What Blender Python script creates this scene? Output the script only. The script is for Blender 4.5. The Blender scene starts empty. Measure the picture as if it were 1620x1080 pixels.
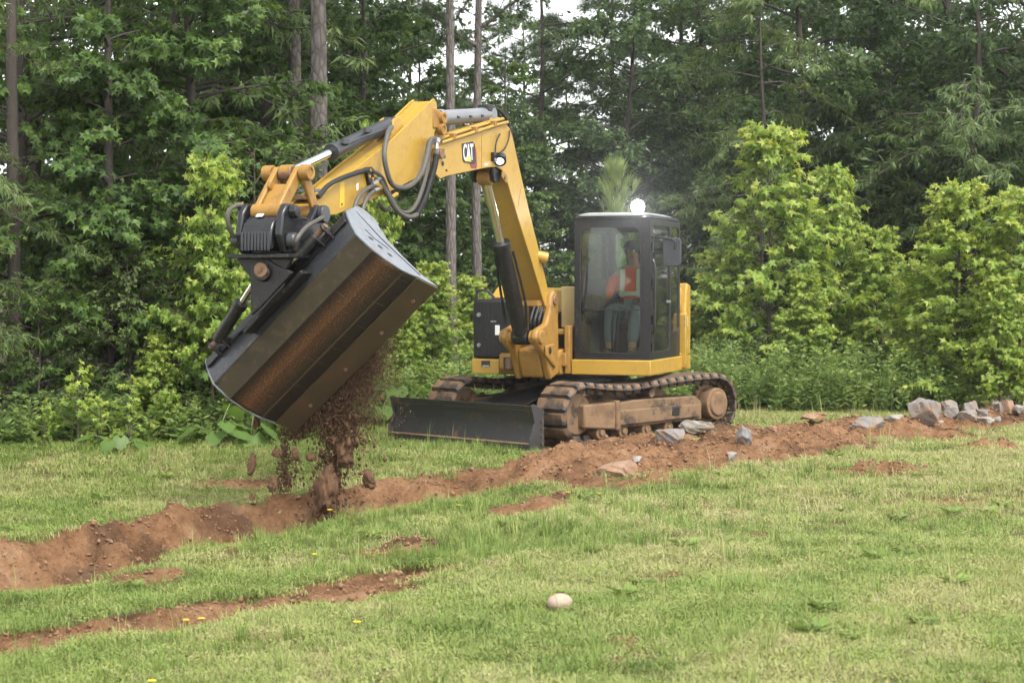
import bpy, bmesh, math, random
import numpy as np
from mathutils import Vector, Matrix

sc = bpy.context.scene
col = sc.collection
R_ = math.radians

# ------------------------------------------------------------------ camera, sky, sun, exposure
cam_d = bpy.data.cameras.new('camera')
cam = bpy.data.objects.new('camera', cam_d); col.objects.link(cam)
cam.location = (0, 0, 1.7)
cam.rotation_euler = (R_(90 - 1.762), 0, 0)
cam_d.sensor_width = 36.0; cam_d.lens = 65.0
cam_d.clip_start = 0.1; cam_d.clip_end = 3000
cam_d.dof.use_dof = True; cam_d.dof.focus_distance = 18.0; cam_d.dof.aperture_fstop = 4.5
sc.camera = cam

SUN_EL, SUN_AZ = R_(58), R_(146)          # azimuth clockwise from +Y
world = bpy.data.worlds.new('World'); sc.world = world; world.use_nodes = True
wn = world.node_tree.nodes; wl = world.node_tree.links
sky_t = wn.new('ShaderNodeTexSky'); sky_t.sky_type = 'NISHITA'; sky_t.sun_disc = False
sky_t.sun_elevation = SUN_EL; sky_t.sun_rotation = SUN_AZ
sky_t.air_density = 1.0; sky_t.dust_density = 1.0; sky_t.ozone_density = 1.0
hs = wn.new('ShaderNodeHueSaturation'); hs.inputs['Saturation'].default_value = 0.10; hs.inputs['Value'].default_value = 1.0
wl.new(sky_t.outputs[0], hs.inputs['Color']); wl.new(hs.outputs[0], wn['Background'].inputs['Color'])
wn['Background'].inputs['Strength'].default_value = 0.15

sun_d = bpy.data.lights.new('sun', 'SUN'); sun_d.energy = 1.5; sun_d.angle = R_(18); sun_d.color = (1, 0.955, 0.88)
sun = bpy.data.objects.new('sun', sun_d); col.objects.link(sun)
sdir = Vector((math.sin(SUN_AZ) * math.cos(SUN_EL), math.cos(SUN_AZ) * math.cos(SUN_EL), math.sin(SUN_EL)))
sun.rotation_euler = sdir.to_track_quat('Z', 'Y').to_euler(); sun.location = (6, -8, 20)

sc.view_settings.view_transform = 'Standard'; sc.view_settings.look = 'None'
sc.view_settings.exposure = 1.48; sc.view_settings.gamma = 1.0; sc.view_settings.use_curve_mapping = False
sc.render.engine = 'CYCLES'
sc.cycles.use_denoising = True
sc.cycles.max_bounces = 5; sc.cycles.diffuse_bounces = 3; sc.cycles.glossy_bounces = 2
sc.cycles.use_adaptive_sampling = True; sc.cycles.adaptive_threshold = 0.03; sc.cycles.adaptive_min_samples = 24
sc.cycles.transmission_bounces = 3; sc.cycles.transparent_max_bounces = 12
sc.cycles.sample_clamp_indirect = 6.0

# ------------------------------------------------------------------ helpers
WP = {}
def put(o, wpos, parent=None):
    col.objects.link(o)
    wpos = Vector(wpos)
    if parent is not None:
        o.parent = parent; o.location = wpos - WP[parent.name]
    else:
        o.location = wpos
    WP[o.name] = wpos
    return o
def tag(o, label=None, cat=None, group=None, kind=None):
    if label: o['label'] = label
    if cat: o['category'] = cat
    if group: o['group'] = group
    if kind: o['kind'] = kind
    return o
def empty(name, loc, parent=None):
    o = bpy.data.objects.new(name, None); o.empty_display_size = 0.3
    return put(o, loc, parent)
def np_mesh(name, V, F, attrs=None, smooth=False):
    """V (n,3), F (m,k) all of one size; attrs {name: (n,)}"""
    me = bpy.data.meshes.new(name)
    V = np.ascontiguousarray(V, np.float32); F = np.ascontiguousarray(F, np.int32)
    n, k = F.shape
    me.vertices.add(len(V)); me.vertices.foreach_set('co', V.ravel())
    me.loops.add(n * k); me.loops.foreach_set('vertex_index', F.ravel())
    me.polygons.add(n); me.polygons.foreach_set('loop_start', np.arange(0, n * k, k, dtype=np.int32))
    me.update(calc_edges=True)
    if smooth: me.polygons.foreach_set('use_smooth', np.ones(n, bool))
    for a, val in (attrs or {}).items():
        at = me.attributes.new(a, 'FLOAT', 'POINT'); at.data.foreach_set('value', np.ascontiguousarray(val, np.float32))
    return me
def orth(d):
    d = Vector(d).normalized()
    h = Vector((0, 0, 1)) if abs(d.z) < 0.9 else Vector((1, 0, 0))
    a = d.cross(h).normalized(); return a, d.cross(a).normalized()
def smooth_path(pts, sub=6):
    P = [np.array(p, float) for p in pts]
    P = [2 * P[0] - P[1]] + P + [2 * P[-1] - P[-2]]
    out = []
    for i in range(1, len(P) - 2):
        for k in range(sub):
            t = k / sub
            out.append(0.5 * ((2 * P[i]) + (-P[i-1] + P[i+1]) * t + (2*P[i-1] - 5*P[i] + 4*P[i+1] - P[i+2]) * t*t + (-P[i-1] + 3*P[i] - 3*P[i+1] + P[i+2]) * t**3))
    out.append(P[-2]); return out
class MB:
    def __init__(s): s.v = []; s.f = []; s.at = {}
    def add(s, V, F):
        o = len(s.v); s.v += [tuple(map(float, p)) for p in V]; s.f += [tuple(i + o for i in q) for q in F]; return s
    def prism(s, prof, T, w0, w1):
        n = len(prof)
        V = [T(p[0], w0, p[1]) for p in prof] + [T(p[0], w1, p[1]) for p in prof]
        F = [tuple(range(n)), tuple(range(2*n - 1, n - 1, -1))] + [(i, i + n, (i + 1) % n + n, (i + 1) % n) for i in range(n)]
        return s.add(V, F)
    def box(s, T, a, b):
        return s.prism([(a[0], a[2]), (b[0], a[2]), (b[0], b[2]), (a[0], b[2])], T, a[1], b[1])
    def cyl(s, p0, p1, r0, r1=None, n=18, caps=True):
        r1 = r0 if r1 is None else r1
        p0, p1 = Vector(p0), Vector(p1); a, b = orth(p1 - p0)
        V = [p0 + (a * math.cos(2*math.pi*i/n) + b * math.sin(2*math.pi*i/n)) * r0 for i in range(n)]
        V += [p1 + (a * math.cos(2*math.pi*i/n) + b * math.sin(2*math.pi*i/n)) * r1 for i in range(n)]
        F = [(i, (i+1) % n, (i+1) % n + n, i + n) for i in range(n)]
        if caps: F += [tuple(range(n - 1, -1, -1)), tuple(range(n, 2*n))]
        return s.add(V, F)
    def ring(s, p0, p1, ro, ri, n=24):
        p0, p1 = Vector(p0), Vector(p1); a, b = orth(p1 - p0); V = []
        for p, r in ((p0, ro), (p1, ro), (p1, ri), (p0, ri)):
            V += [p + (a * math.cos(2*math.pi*i/n) + b * math.sin(2*math.pi*i/n)) * r for i in range(n)]
        F = []
        for k in range(4):
            k2 = (k + 1) % 4
            F += [(k*n + i, k*n + (i+1) % n, k2*n + (i+1) % n, k2*n + i) for i in range(n)]
        return s.add(V, F)
    def tube(s, pts, r, n=8, sub=6):
        P = [Vector(p) for p in (smooth_path(pts, sub) if sub > 1 else pts)]
        a = None; V = []; m = len(P)
        for i, p in enumerate(P):
            d = (P[min(i+1, m-1)] - P[max(i-1, 0)]).normalized()
            if a is None: a, b = orth(d)
            else:
                a = (a - d * a.dot(d)).normalized(); b = d.cross(a)
            rr = r(i / (m - 1)) if callable(r) else r
            V += [p + (a * math.cos(2*math.pi*k/n) + b * math.sin(2*math.pi*k/n)) * rr for k in range(n)]
        F = [(i*n + k, i*n + (k+1) % n, (i+1)*n + (k+1) % n, (i+1)*n + k) for i in range(m-1) for k in range(n)]
        F += [tuple(range(n - 1, -1, -1)), tuple(range((m-1)*n, m*n))]
        return s.add(V, F)
    def sphere(s, c, r, sc3=(1, 1, 1), n=12, m=8):
        c = Vector(c); V = [c + Vector((0, 0, r * sc3[2]))]
        for j in range(1, m):
            for i in range(n):
                th = math.pi * j / m; ph = 2 * math.pi * i / n
                V.append(c + Vector((math.sin(th)*math.cos(ph)*r*sc3[0], math.sin(th)*math.sin(ph)*r*sc3[1], math.cos(th)*r*sc3[2])))
        V.append(c - Vector((0, 0, r * sc3[2]))); e = len(V) - 1
        F = [(0, 1 + i, 1 + (i+1) % n) for i in range(n)]
        for j in range(m - 2):
            F += [(1 + j*n + i, 1 + (j+1)*n + i, 1 + (j+1)*n + (i+1) % n, 1 + j*n + (i+1) % n) for i in range(n)]
        F += [(e, 1 + (m-2)*n + (i+1) % n, 1 + (m-2)*n + i) for i in range(n)]
        return s.add(V, F)
    def build(s, name, mat, parent=None, bevel=0.0, seg=2, angle=35, origin=None, label=None):
        V = np.array(s.v)
        c = Vector((V.min(0) + V.max(0)) / 2) if origin is None else Vector(origin)
        me = bpy.data.meshes.new(name)
        me.from_pydata([tuple(Vector(p) - c) for p in s.v], [], s.f); me.update()
        bm = bmesh.new(); bm.from_mesh(me); bmesh.ops.recalc_face_normals(bm, faces=bm.faces); bm.to_mesh(me); bm.free()
        me.polygons.foreach_set('use_smooth', np.ones(len(me.polygons), bool)); me.set_sharp_from_angle(angle=R_(angle))
        me.materials.append(M[mat])
        o = bpy.data.objects.new(name, me); put(o, c, parent)
        if bevel:
            b = o.modifiers.new('bevel', 'BEVEL'); b.width = bevel; b.segments = seg; b.limit_method = 'ANGLE'; b.angle_limit = R_(40)
            b.harden_normals = False
        if label: o['label'] = label
        return o

# ---- numpy value noise
_rs = np.random.RandomState(11); _tab = _rs.rand(65536)
def vnoise(x, y, z=0):
    x = np.asarray(x, float); y = np.asarray(y, float)
    xi = np.floor(x).astype(np.int64); yi = np.floor(y).astype(np.int64); xf = x - xi; yf = y - yi
    u = xf*xf*(3 - 2*xf); v = yf*yf*(3 - 2*yf)
    h = lambda a, b: _tab[((a * 73856093) ^ (b * 19349663) ^ (int(z) * 83492791)) & 65535]
    return (h(xi, yi)*(1-u) + h(xi+1, yi)*u)*(1-v) + (h(xi, yi+1)*(1-u) + h(xi+1, yi+1)*u)*v
def fbm(x, y, z=0, o=4):
    s = 0; a = 0.5; t = 0
    for i in range(o):
        s = s + a * vnoise(x * 2**i + 17.3*i, y * 2**i + 9.1*i, z + i); t += a; a *= 0.5
    return s / t
def sstep(a, b, x):
    t = np.clip((np.asarray(x, float) - a) / (b - a), 0, 1); return t*t*(3 - 2*t)

# ------------------------------------------------------------------ materials
M = {}
def mat(name):
    m = bpy.data.materials.new(name); m.use_nodes = True; M[name] = m
    nt = m.node_tree; return m, nt.nodes, nt.links, nt.nodes['Principled BSDF']
def noise_node(n, l, scale, detail=5, coord=None, rough=0.6, src='Object'):
    t = n.new('ShaderNodeTexNoise'); t.inputs['Scale'].default_value = scale; t.inputs['Detail'].default_value = detail; t.inputs['Roughness'].default_value = rough
    if coord is None:
        c = n.new('ShaderNodeTexCoord'); l.new(c.outputs[src], t.inputs['Vector'])
    else: l.new(coord, t.inputs['Vector'])
    return t
def ramp(n, l, src, stops):
    r = n.new('ShaderNodeValToRGB'); e = r.color_ramp.elements
    while len(e) < len(stops): e.new(0.5)
    for q, (p, c) in zip(e, stops): q.position = p; q.color = (*c, 1) if len(c) == 3 else c
    l.new(src, r.inputs[0]); return r
def mix(n, l, f, a, b):
    m = n.new('ShaderNodeMix'); m.data_type = 'RGBA'
    for sock, v in ((m.inputs[0], f), (m.inputs[6], a), (m.inputs[7], b)):
        if isinstance(v, (int, float)): sock.default_value = v
        elif isinstance(v, tuple): sock.default_value = (*v, 1)
        else: l.new(v, sock)
    return m.outputs[2]
def simple(name, c0, c1=None, scale=6, rough=0.5, metal=0.0, dirt=None, dscale=9, dlo=0.52, dhi=0.72, bump=0.0, bscale=60, damt=0.8, rvar=0.15, spec=0.5):
    m, n, l, b = mat(name)
    base = c0
    nz = noise_node(n, l, scale)
    colr = mix(n, l, nz.outputs['Fac'], c0, c1 if c1 else tuple(x * 0.8 for x in c0))
    rr = n.new('ShaderNodeMath'); rr.operation = 'MULTIPLY_ADD'; rr.inputs[1].default_value = rvar * 2; rr.inputs[2].default_value = rough - rvar
    l.new(nz.outputs['Fac'], rr.inputs[0])
    rout = rr.outputs[0]
    if dirt:
        dn = noise_node(n, l, dscale, 8, rough=0.68)
        dr = ramp(n, l, dn.outputs['Fac'], [(dlo, (0, 0, 0)), (dhi, (damt,)*3)])
        colr = mix(n, l, dr.outputs[0], colr, dirt)
        mx = n.new('ShaderNodeMath'); mx.operation = 'MULTIPLY_ADD'; mx.inputs[1].default_value = 0.4; l.new(dr.outputs[0], mx.inputs[0]); l.new(rout, mx.inputs[2]); rout = mx.outputs[0]
    l.new(colr, b.inputs['Base Color']); l.new(rout, b.inputs['Roughness'])
    b.inputs['Metallic'].default_value = metal; b.inputs['Specular IOR Level'].default_value = spec
    if bump:
        bn = noise_node(n, l, bscale, 6); bp = n.new('ShaderNodeBump'); bp.inputs['Strength'].default_value = bump; bp.inputs['Distance'].default_value = 0.02
        l.new(bn.outputs['Fac'], bp.inputs['Height']); l.new(bp.outputs[0], b.inputs['Normal'])
    return m
simple('yellow', (0.47, 0.288, 0.038), (0.40, 0.238, 0.033), 2.5, 0.40, dirt=(0.22, 0.135, 0.05), dscale=7, dlo=0.52, dhi=0.80, damt=0.5, rvar=0.14)
simple('yellow_worn', (0.36, 0.195, 0.033), (0.28, 0.145, 0.028), 6, 0.5, dirt=(0.15, 0.075, 0.03), dscale=11, dlo=0.52, dhi=0.70, damt=0.75)
simple('cream', (0.44, 0.34, 0.15), (0.40, 0.30, 0.12), 3, 0.5)
simple('black', (0.013, 0.013, 0.014), (0.008, 0.008, 0.009), 4, 0.40, dirt=(0.07, 0.052, 0.036), dscale=7, dlo=0.58, dhi=0.82, damt=0.3)
simple('black_gloss', (0.02, 0.021, 0.023), (0.014, 0.014, 0.016), 4, 0.26, rvar=0.08)
simple('blue_black', (0.045, 0.05, 0.058), (0.03, 0.034, 0.04), 5, 0.34, dirt=(0.12, 0.10, 0.08), dscale=9, dlo=0.58, dhi=0.8, damt=0.35, rvar=0.1)
simple('steel_plate', (0.22, 0.24, 0.27), (0.15, 0.165, 0.19), 5, 0.45, dirt=(0.15, 0.11, 0.08), dscale=9, dlo=0.50, dhi=0.72, damt=0.6)
simple('grey_barrel', (0.22, 0.23, 0.25), (0.15, 0.155, 0.17), 3, 0.32, rvar=0.08)
simple('chrome', (0.82, 0.83, 0.85), (0.75, 0.76, 0.78), 4, 0.12, metal=1.0, rvar=0.04)
simple('hose', (0.09, 0.085, 0.075), (0.06, 0.055, 0.05), 9, 0.55, dirt=(0.18, 0.15, 0.11), dscale=14, dlo=0.5, dhi=0.75)
simple('rubber', (0.02, 0.02, 0.02), (0.014, 0.014, 0.014), 9, 0.6)
simple('fitting', (0.5, 0.5, 0.48), (0.35, 0.34, 0.32), 20, 0.35, metal=0.7)
simple('track_pad', (0.035, 0.034, 0.034), (0.022, 0.021, 0.02), 10, 0.5, dirt=(0.22, 0.13, 0.068), dscale=8, dlo=0.42, dhi=0.60, damt=0.85, bump=0.15, bscale=50)
simple('muddy_steel', (0.24, 0.15, 0.078), (0.13, 0.08, 0.043), 9, 0.8, dirt=(0.018, 0.018, 0.02), dscale=4.5, dlo=0.50, dhi=0.62, damt=0.85, bump=0.25, bscale=45)
simple('mud', (0.26, 0.16, 0.083), (0.16, 0.095, 0.05), 10, 0.9, dirt=(0.07, 0.045, 0.03), dscale=7, dlo=0.5, dhi=0.7, bump=0.35, bscale=40)
simple('dark_mud', (0.165, 0.085, 0.042), (0.075, 0.038, 0.02), 22, 0.9, bump=0.4, bscale=60)
simple('blade_steel', (0.042, 0.04, 0.042), (0.024, 0.023, 0.024), 6, 0.4, dirt=(0.19, 0.11, 0.06), dscale=6, dlo=0.55, dhi=0.74, damt=0.6, bump=0.1, bscale=40)
simple('white_paint', (0.42, 0.43, 0.43), (0.34, 0.35, 0.35), 4, 0.35, rvar=0.08)
simple('white_sticker', (0.8, 0.8, 0.78), (0.75, 0.75, 0.73), 40, 0.5)
simple('yellow_sticker', (0.72, 0.46, 0.03), (0.68, 0.42, 0.03), 40, 0.4)
simple('red_paint', (0.26, 0.025, 0.03), (0.22, 0.02, 0.025), 10, 0.4)
simple('logo_black', (0.012, 0.012, 0.013), (0.012, 0.012, 0.013), 10, 0.4)
simple('logo_yellow', (0.75, 0.5, 0.05), (0.75, 0.5, 0.05), 10, 0.4)
simple('rust_pin', (0.30, 0.19, 0.12), (0.20, 0.11, 0.06), 18, 0.6, metal=0.4, dirt=(0.10, 0.05, 0.03), dscale=20)
simple('seat_fabric', (0.03, 0.031, 0.034), (0.02, 0.02, 0.022), 30, 0.8)
simple('skin', (0.45, 0.25, 0.17), (0.40, 0.21, 0.14), 12, 0.5)
simple('vest', (0.85, 0.12, 0.02), (0.75, 0.09, 0.015), 20, 0.7)
simple('reflective_tape', (0.6, 0.62, 0.5), (0.5, 0.52, 0.42), 20, 0.4)
simple('shirt', (0.03, 0.03, 0.034), (0.02, 0.02, 0.024), 20, 0.8)
simple('trousers', (0.20, 0.22, 0.24), (0.14, 0.155, 0.17), 9, 0.85)
simple('boot', (0.16, 0.10, 0.05), (0.11, 0.07, 0.035), 20, 0.7)
simple('cap_cloth', (0.16, 0.17, 0.19), (0.12, 0.13, 0.15), 20, 0.8)
simple('rock_grey', (0.27, 0.265, 0.255), (0.14, 0.138, 0.135), 12, 0.9, dirt=(0.26, 0.165, 0.10), dscale=8, dlo=0.40, dhi=0.62, damt=0.85, bump=0.5, bscale=40)
simple('rock_pale', (0.33, 0.31, 0.27), (0.21, 0.19, 0.165), 8, 0.85, dirt=(0.25, 0.14, 0.08), dscale=6, dlo=0.48, dhi=0.68, damt=0.7, bump=0.5, bscale=35)
simple('rock_clay', (0.33, 0.215, 0.145), (0.22, 0.135, 0.085), 8, 0.9, dirt=(0.24, 0.12, 0.06), dscale=7, dlo=0.45, dhi=0.65, bump=0.5, bscale=30)
simple('pebble_stone', (0.44, 0.33, 0.255), (0.36, 0.265, 0.2), 14, 0.75, bump=0.12, bscale=60)
simple('flower_yellow', (0.85, 0.62, 0.02), (0.8, 0.5, 0.02), 30, 0.6)
simple('stem_green', (0.14, 0.2, 0.05), (0.1, 0.15, 0.04), 20, 0.6)
simple('twig', (0.11, 0.085, 0.06), (0.07, 0.055, 0.04), 12, 0.85)
simple('bark_dark', (0.085, 0.068, 0.055), (0.045, 0.037, 0.032), 9, 0.95, bump=0.8, bscale=25)
def lamp_mat(name, strength):
    m, n, l, b = mat(name)
    b.inputs['Base Color'].default_value = (0.9, 0.9, 0.9, 1); b.inputs['Emission Color'].default_value = (1, 0.98, 0.94, 1); b.inputs['Emission Strength'].default_value = strength
lamp_mat('lamp_lens', 1.2); lamp_mat('lamp_lens_bright', 25.0)
for nm_ in ('yellow', 'yellow_worn', 'black', 'blue_black'):         # fine specks of splashed mud
    m = M[nm_]; n = m.node_tree.nodes; l = m.node_tree.links; b = n['Principled BSDF']; src = b.inputs['Base Color'].links[0].from_socket
    a_ = noise_node(n, l, 38, 4, rough=0.75); c_ = noise_node(n, l, 1.3, 3); d1 = ramp(n, l, a_.outputs['Fac'], [(0.56, (0, 0, 0)), (0.66, (0.8,)*3)]); d2_ = ramp(n, l, c_.outputs['Fac'], [(0.42, (0.1,)*3), (0.66, (1, 1, 1))])
    q_ = n.new('ShaderNodeMath'); q_.operation = 'MULTIPLY'; l.new(d1.outputs[0], q_.inputs[0]); l.new(d2_.outputs[0], q_.inputs[1])
    l.new(mix(n, l, q_.outputs[0], src, (0.15, 0.095, 0.055)), b.inputs['Base Color'])
# pine bark: vertical plates
m, n, l, b = mat('bark_pine')
tc = n.new('ShaderNodeTexCoord'); mp = n.new('ShaderNodeMapping'); mp.inputs['Scale'].default_value = (9, 9, 3.2); l.new(tc.outputs['Object'], mp.inputs[0])
vo = n.new('ShaderNodeTexVoronoi'); vo.feature = 'DISTANCE_TO_EDGE'; vo.inputs['Scale'].default_value = 1.6; l.new(mp.outputs[0], vo.inputs['Vector'])
nz = noise_node(n, l, 14, 8)
r1 = ramp(n, l, vo.outputs['Distance'], [(0.0, (0.05, 0.043, 0.038)), (0.18, (0.21, 0.19, 0.175))])
cm = mix(n, l, nz.outputs['Fac'], r1.outputs[0], (0.12, 0.10, 0.09)); l.new(cm, b.inputs['Base Color']); b.inputs['Roughness'].default_value = 0.95
bp = n.new('ShaderNodeBump'); bp.inputs['Strength'].default_value = 1.0; bp.inputs['Distance'].default_value = 0.03; l.new(vo.outputs['Distance'], bp.inputs['Height']); l.new(bp.outputs[0], b.inputs['Normal'])
# cab glass
m, n, l, b = mat('glass'); n.remove(b)
out = n['Material Output']; tr = n.new('ShaderNodeBsdfTransparent'); tr.inputs[0].default_value = (0.84, 0.90, 0.86, 1)
gl = n.new('ShaderNodeBsdfGlossy'); gl.inputs['Roughness'].default_value = 0.03; gl.inputs[0].default_value = (1, 1, 1, 1)
df = n.new('ShaderNodeBsdfDiffuse'); df.inputs[0].default_value = (0.55, 0.52, 0.46, 1)
fr = n.new('ShaderNodeFresnel'); fr.inputs['IOR'].default_value = 1.5
ms = n.new('ShaderNodeMixShader'); l.new(fr.outputs[0], ms.inputs[0]); l.new(tr.outputs[0], ms.inputs[1]); l.new(gl.outputs[0], ms.inputs[2])
dn = noise_node(n, l, 3.0, 6); dr = ramp(n, l, dn.outputs['Fac'], [(0.35, (0.01,)*3), (0.75, (0.035,)*3)])
m2 = n.new('ShaderNodeMixShader'); l.new(dr.outputs[0], m2.inputs[0]); l.new(ms.outputs[0], m2.inputs[1]); l.new(df.outputs[0], m2.inputs[2]); l.new(m2.outputs[0], out.inputs[0])
# foliage: colour from a per-leaf tint (leaf age), a little light through the leaf
def leaf_mat(name, old, mid, young, trans=0.35, rough=0.45):
    m, n, l, b = mat(name); out = n['Material Output']
    at = n.new('ShaderNodeAttribute'); at.attribute_name = 'tint'
    oi = n.new('ShaderNodeObjectInfo')
    ad = n.new('ShaderNodeMath'); ad.operation = 'MULTIPLY_ADD'; ad.inputs[1].default_value = 0.16; l.new(oi.outputs['Random'], ad.inputs[0]); l.new(at.outputs['Fac'], ad.inputs[2])
    r = ramp(n, l, ad.outputs[0], [(0.08, old), (0.55, mid), (1.0, young)])
    l.new(r.outputs[0], b.inputs['Base Color']); b.inputs['Roughness'].default_value = rough; b.inputs['Specular IOR Level'].default_value = 0.35
    t = n.new('ShaderNodeBsdfTranslucent'); hsv = n.new('ShaderNodeHueSaturation'); hsv.inputs['Value'].default_value = 1.25; hsv.inputs['Saturation'].default_value = 1.1; hsv.inputs['Hue'].default_value = 0.485
    l.new(r.outputs[0], hsv.inputs['Color']); l.new(hsv.outputs[0], t.inputs[0])
    mx = n.new('ShaderNodeMixShader'); mx.inputs[0].default_value = trans; l.new(b.outputs[0], mx.inputs[1]); l.new(t.outputs[0], mx.inputs[2]); l.new(mx.outputs[0], out.inputs[0])
leaf_mat('leaf_gum', (0.048, 0.098, 0.026), (0.105, 0.182, 0.042), (0.20, 0.285, 0.065), 0.42)
leaf_mat('leaf_young', (0.175, 0.285, 0.058), (0.31, 0.43, 0.085), (0.50, 0.54, 0.135), 0.47)
leaf_mat('leaf_forest', (0.045, 0.085, 0.03), (0.086, 0.145, 0.042), (0.155, 0.225, 0.062), 0.42)
leaf_mat('leaf_willow', (0.08, 0.13, 0.042), (0.14, 0.205, 0.065), (0.25, 0.31, 0.11), 0.4)
leaf_mat('needle', (0.05, 0.08, 0.036), (0.08, 0.12, 0.05), (0.13, 0.17, 0.065), 0.25)
leaf_mat('needle_young', (0.18, 0.25, 0.09), (0.28, 0.36, 0.13), (0.38, 0.45, 0.18), 0.35)
leaf_mat('leaf_weed', (0.12, 0.20, 0.065), (0.215, 0.31, 0.10), (0.34, 0.40, 0.13), 0.42)
leaf_mat('leaf_big', (0.085, 0.16, 0.038), (0.125, 0.21, 0.05), (0.19, 0.27, 0.07), 0.4)

# ------------------------------------------------------------------ ground
DITCH = np.array([(-9.0, 8.6), (-5.0, 11.1), (-3.46, 12.5), (-2.85, 13.7), (-2.22, 15.0), (-1.57, 15.65), (-0.89, 16.1), (-0.27, 16.45), (0.4, 17.0), (1.22, 17.9), (2.6, 19.3), (4.36, 21.5), (6.7, 24.3), (9.5, 27.0)])
SCRAPE = np.array([(-4.6, 8.9), (-2.95, 10.0), (-2.33, 10.55), (-1.85, 11.0), (-1.15, 11.35), (-0.7, 11.9)])
def poly_dist(P, x, y):
    best = np.full(np.shape(x), 1e9); par = np.zeros(np.shape(x)); side = np.zeros(np.shape(x))
    for i in range(len(P) - 1):
        a, b = P[i], P[i+1]; d = b - a; L2 = d @ d
        t = np.clip(((x - a[0]) * d[0] + (y - a[1]) * d[1]) / L2, 0, 1)
        dx = x - a[0] - t * d[0]; dy = y - a[1] - t * d[1]; r = np.hypot(dx, dy)
        k = r < best
        best = np.where(k, r, best); par = np.where(k, i + t, par); side = np.where(k, np.sign(d[0]*dy - d[1]*dx), side)
    return best, par, side
PATCH = [(0.13, 14.7, 0.42, 0.10, 0.35), (0.35, 15.3, 0.3, 0.09, 0.35), (3.35, 17.0, 0.55, 0.17, 0.2), (5.0, 19.3, 0.5, 0.2, 0.2), (-0.75, 13.0, 0.35, 0.15, 0.5), (-2.6, 17.4, 0.6, 0.10, 0.1), (-2.4, 12.3, 0.3, 0.1, 0.5), (1.2, 16.0, 0.3, 0.1, 0.3)]
def ground(x, y):
    """height and bare-soil share"""
    x = np.asarray(x, float); y = np.asarray(y, float)
    near = sstep(60, 32, np.hypot(x, y))
    z = -0.24 * sstep(1.2, -2.6, x) * sstep(19.5, 16.5, y) - 0.03
    z = z + near * (0.10 * (fbm(x*0.35, y*0.35, 3, 3) - 0.5) + 0.05 * (fbm(x*1.7, y*1.7, 5, 3) - 0.5))
    n1 = fbm(x*1.1, y*1.1, 21, 4); n2 = fbm(x*4, y*4, 31, 4); n3 = fbm(x*13, y*13, 41, 3)
    d, p, s = poly_dist(DITCH, x, y)
    tr = sstep(7.9, 6.6, p)                      # left: open ditch ; right: heaped spoil
    far = s > 0
    w = 0.55 + 0.8 * (n1 - 0.5)
    ditch = -0.27 * sstep(w + 0.25, 0.12, d + 0.25*(n2 - 0.5)) * (0.75 + 0.5*n1)
    bank = 0.07 * np.exp(-((d - w - 0.22) / 0.22)**2) * np.where(far, 1.4, 0.4)
    hw = 0.85 + 0.25 * sstep(8, 9, p) - 0.2 * sstep(10.5, 12, p)
    mound = 0.15 * sstep(hw, 0.1, d + 0.8*(n1 - 0.5)) * (0.25 + 1.4*n1)
    z = z + tr * (ditch + bank) + (1 - tr) * mound
    e = d + 1.15*(n1 - 0.5) + 0.6*(n2 - 0.5)
    soil = np.where(tr > 0.5, np.where(far, sstep(0.80, 0.50, e), sstep(0.42, 0.10, e)), sstep(1.10, 0.80, e))
    d2, p2, s2 = poly_dist(SCRAPE, x, y)
    e2 = d2 + 0.5*(n2 - 0.5) + 0.5*(n1 - 0.5)
    sc2 = sstep(0.52, 0.25, e2) * sstep(0, 0.6, p2 + 0.3); z = z - 0.05 * sc2; soil = np.maximum(soil, sc2)
    for px, py, rx, ry, ang in PATCH:
        ca, sa = math.cos(ang), math.sin(ang); u = ((x-px)*ca + (y-py)*sa) / rx; v = (-(x-px)*sa + (y-py)*ca) / (ry*2)
        q = sstep(1.25, 0.55, np.hypot(u, v) + 1.1*(n2 - 0.5)); soil = np.maximum(soil, q * 0.95); z = z + 0.035 * q
    soil = np.maximum(soil, 0.45 * sstep(0.70, 0.80, fbm(x*1.9, y*1.9, 131, 4)))                    # worn spots in the lawn
    # under the excavator the tracks press flat
    ux = -(x - 0.83)*0.715 - (y - 21.3)*0.699; vx = (x - 0.83)*0.699 - (y - 21.3)*0.715
    tk = sstep(0.42, 0.27, np.abs(np.abs(vx) - 0.875)) * sstep(1.75, 1.35, np.abs(ux))
    soil = np.maximum(soil, sstep(1.35, 1.0, np.abs(np.abs(vx) - 0.4) + 0.5*(n1-.5)) * sstep(1.9, 1.4, np.abs(ux)) * 0.8)
    soil = np.clip(soil, 0, 1)
    z = z + near * soil * (0.22*(n2 - 0.5) + 0.12*(n3 - 0.5) + 0.06*(fbm(x*28, y*28, 51, 2) - 0.5)) + near * (1 - soil) * 0.03*(n2 - 0.5)
    z = z * (1 - tk) + tk * (-0.045)
    bk2 = np.exp(-((vx - 1.33)/0.17)**2) * sstep(1.75, 1.0, np.abs(ux + 0.15)); z = z + 0.13*bk2*(0.4 + 1.2*n1); soil = np.maximum(soil, sstep(0.15, 0.4, bk2))
    return z, soil
def gz(x, y): return float(ground(np.array([x]), np.array([y]))[0][0])
def axis(lo, hi, step, far, n=26):
    core = np.arange(lo, hi + 1e-6, step); g = np.geomspace(step * 3, far, n)
    return np.concatenate([lo - g[::-1], core, hi + g])
gx = axis(-8, 10, 0.05, 900); gy_ = np.concatenate([-np.geomspace(0.5, 300, 14)[::-1], np.arange(0, 6, 0.25), np.arange(6, 23, 0.05), np.arange(23, 40, 0.2), 40 + np.geomspace(0.5, 1200, 26)])
X, Y = np.meshgrid(gx, gy_); Z, SO = ground(X, Y)
nx, ny = len(gx), len(gy_)
idx = np.arange(nx*ny).reshape(ny, nx)
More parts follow.
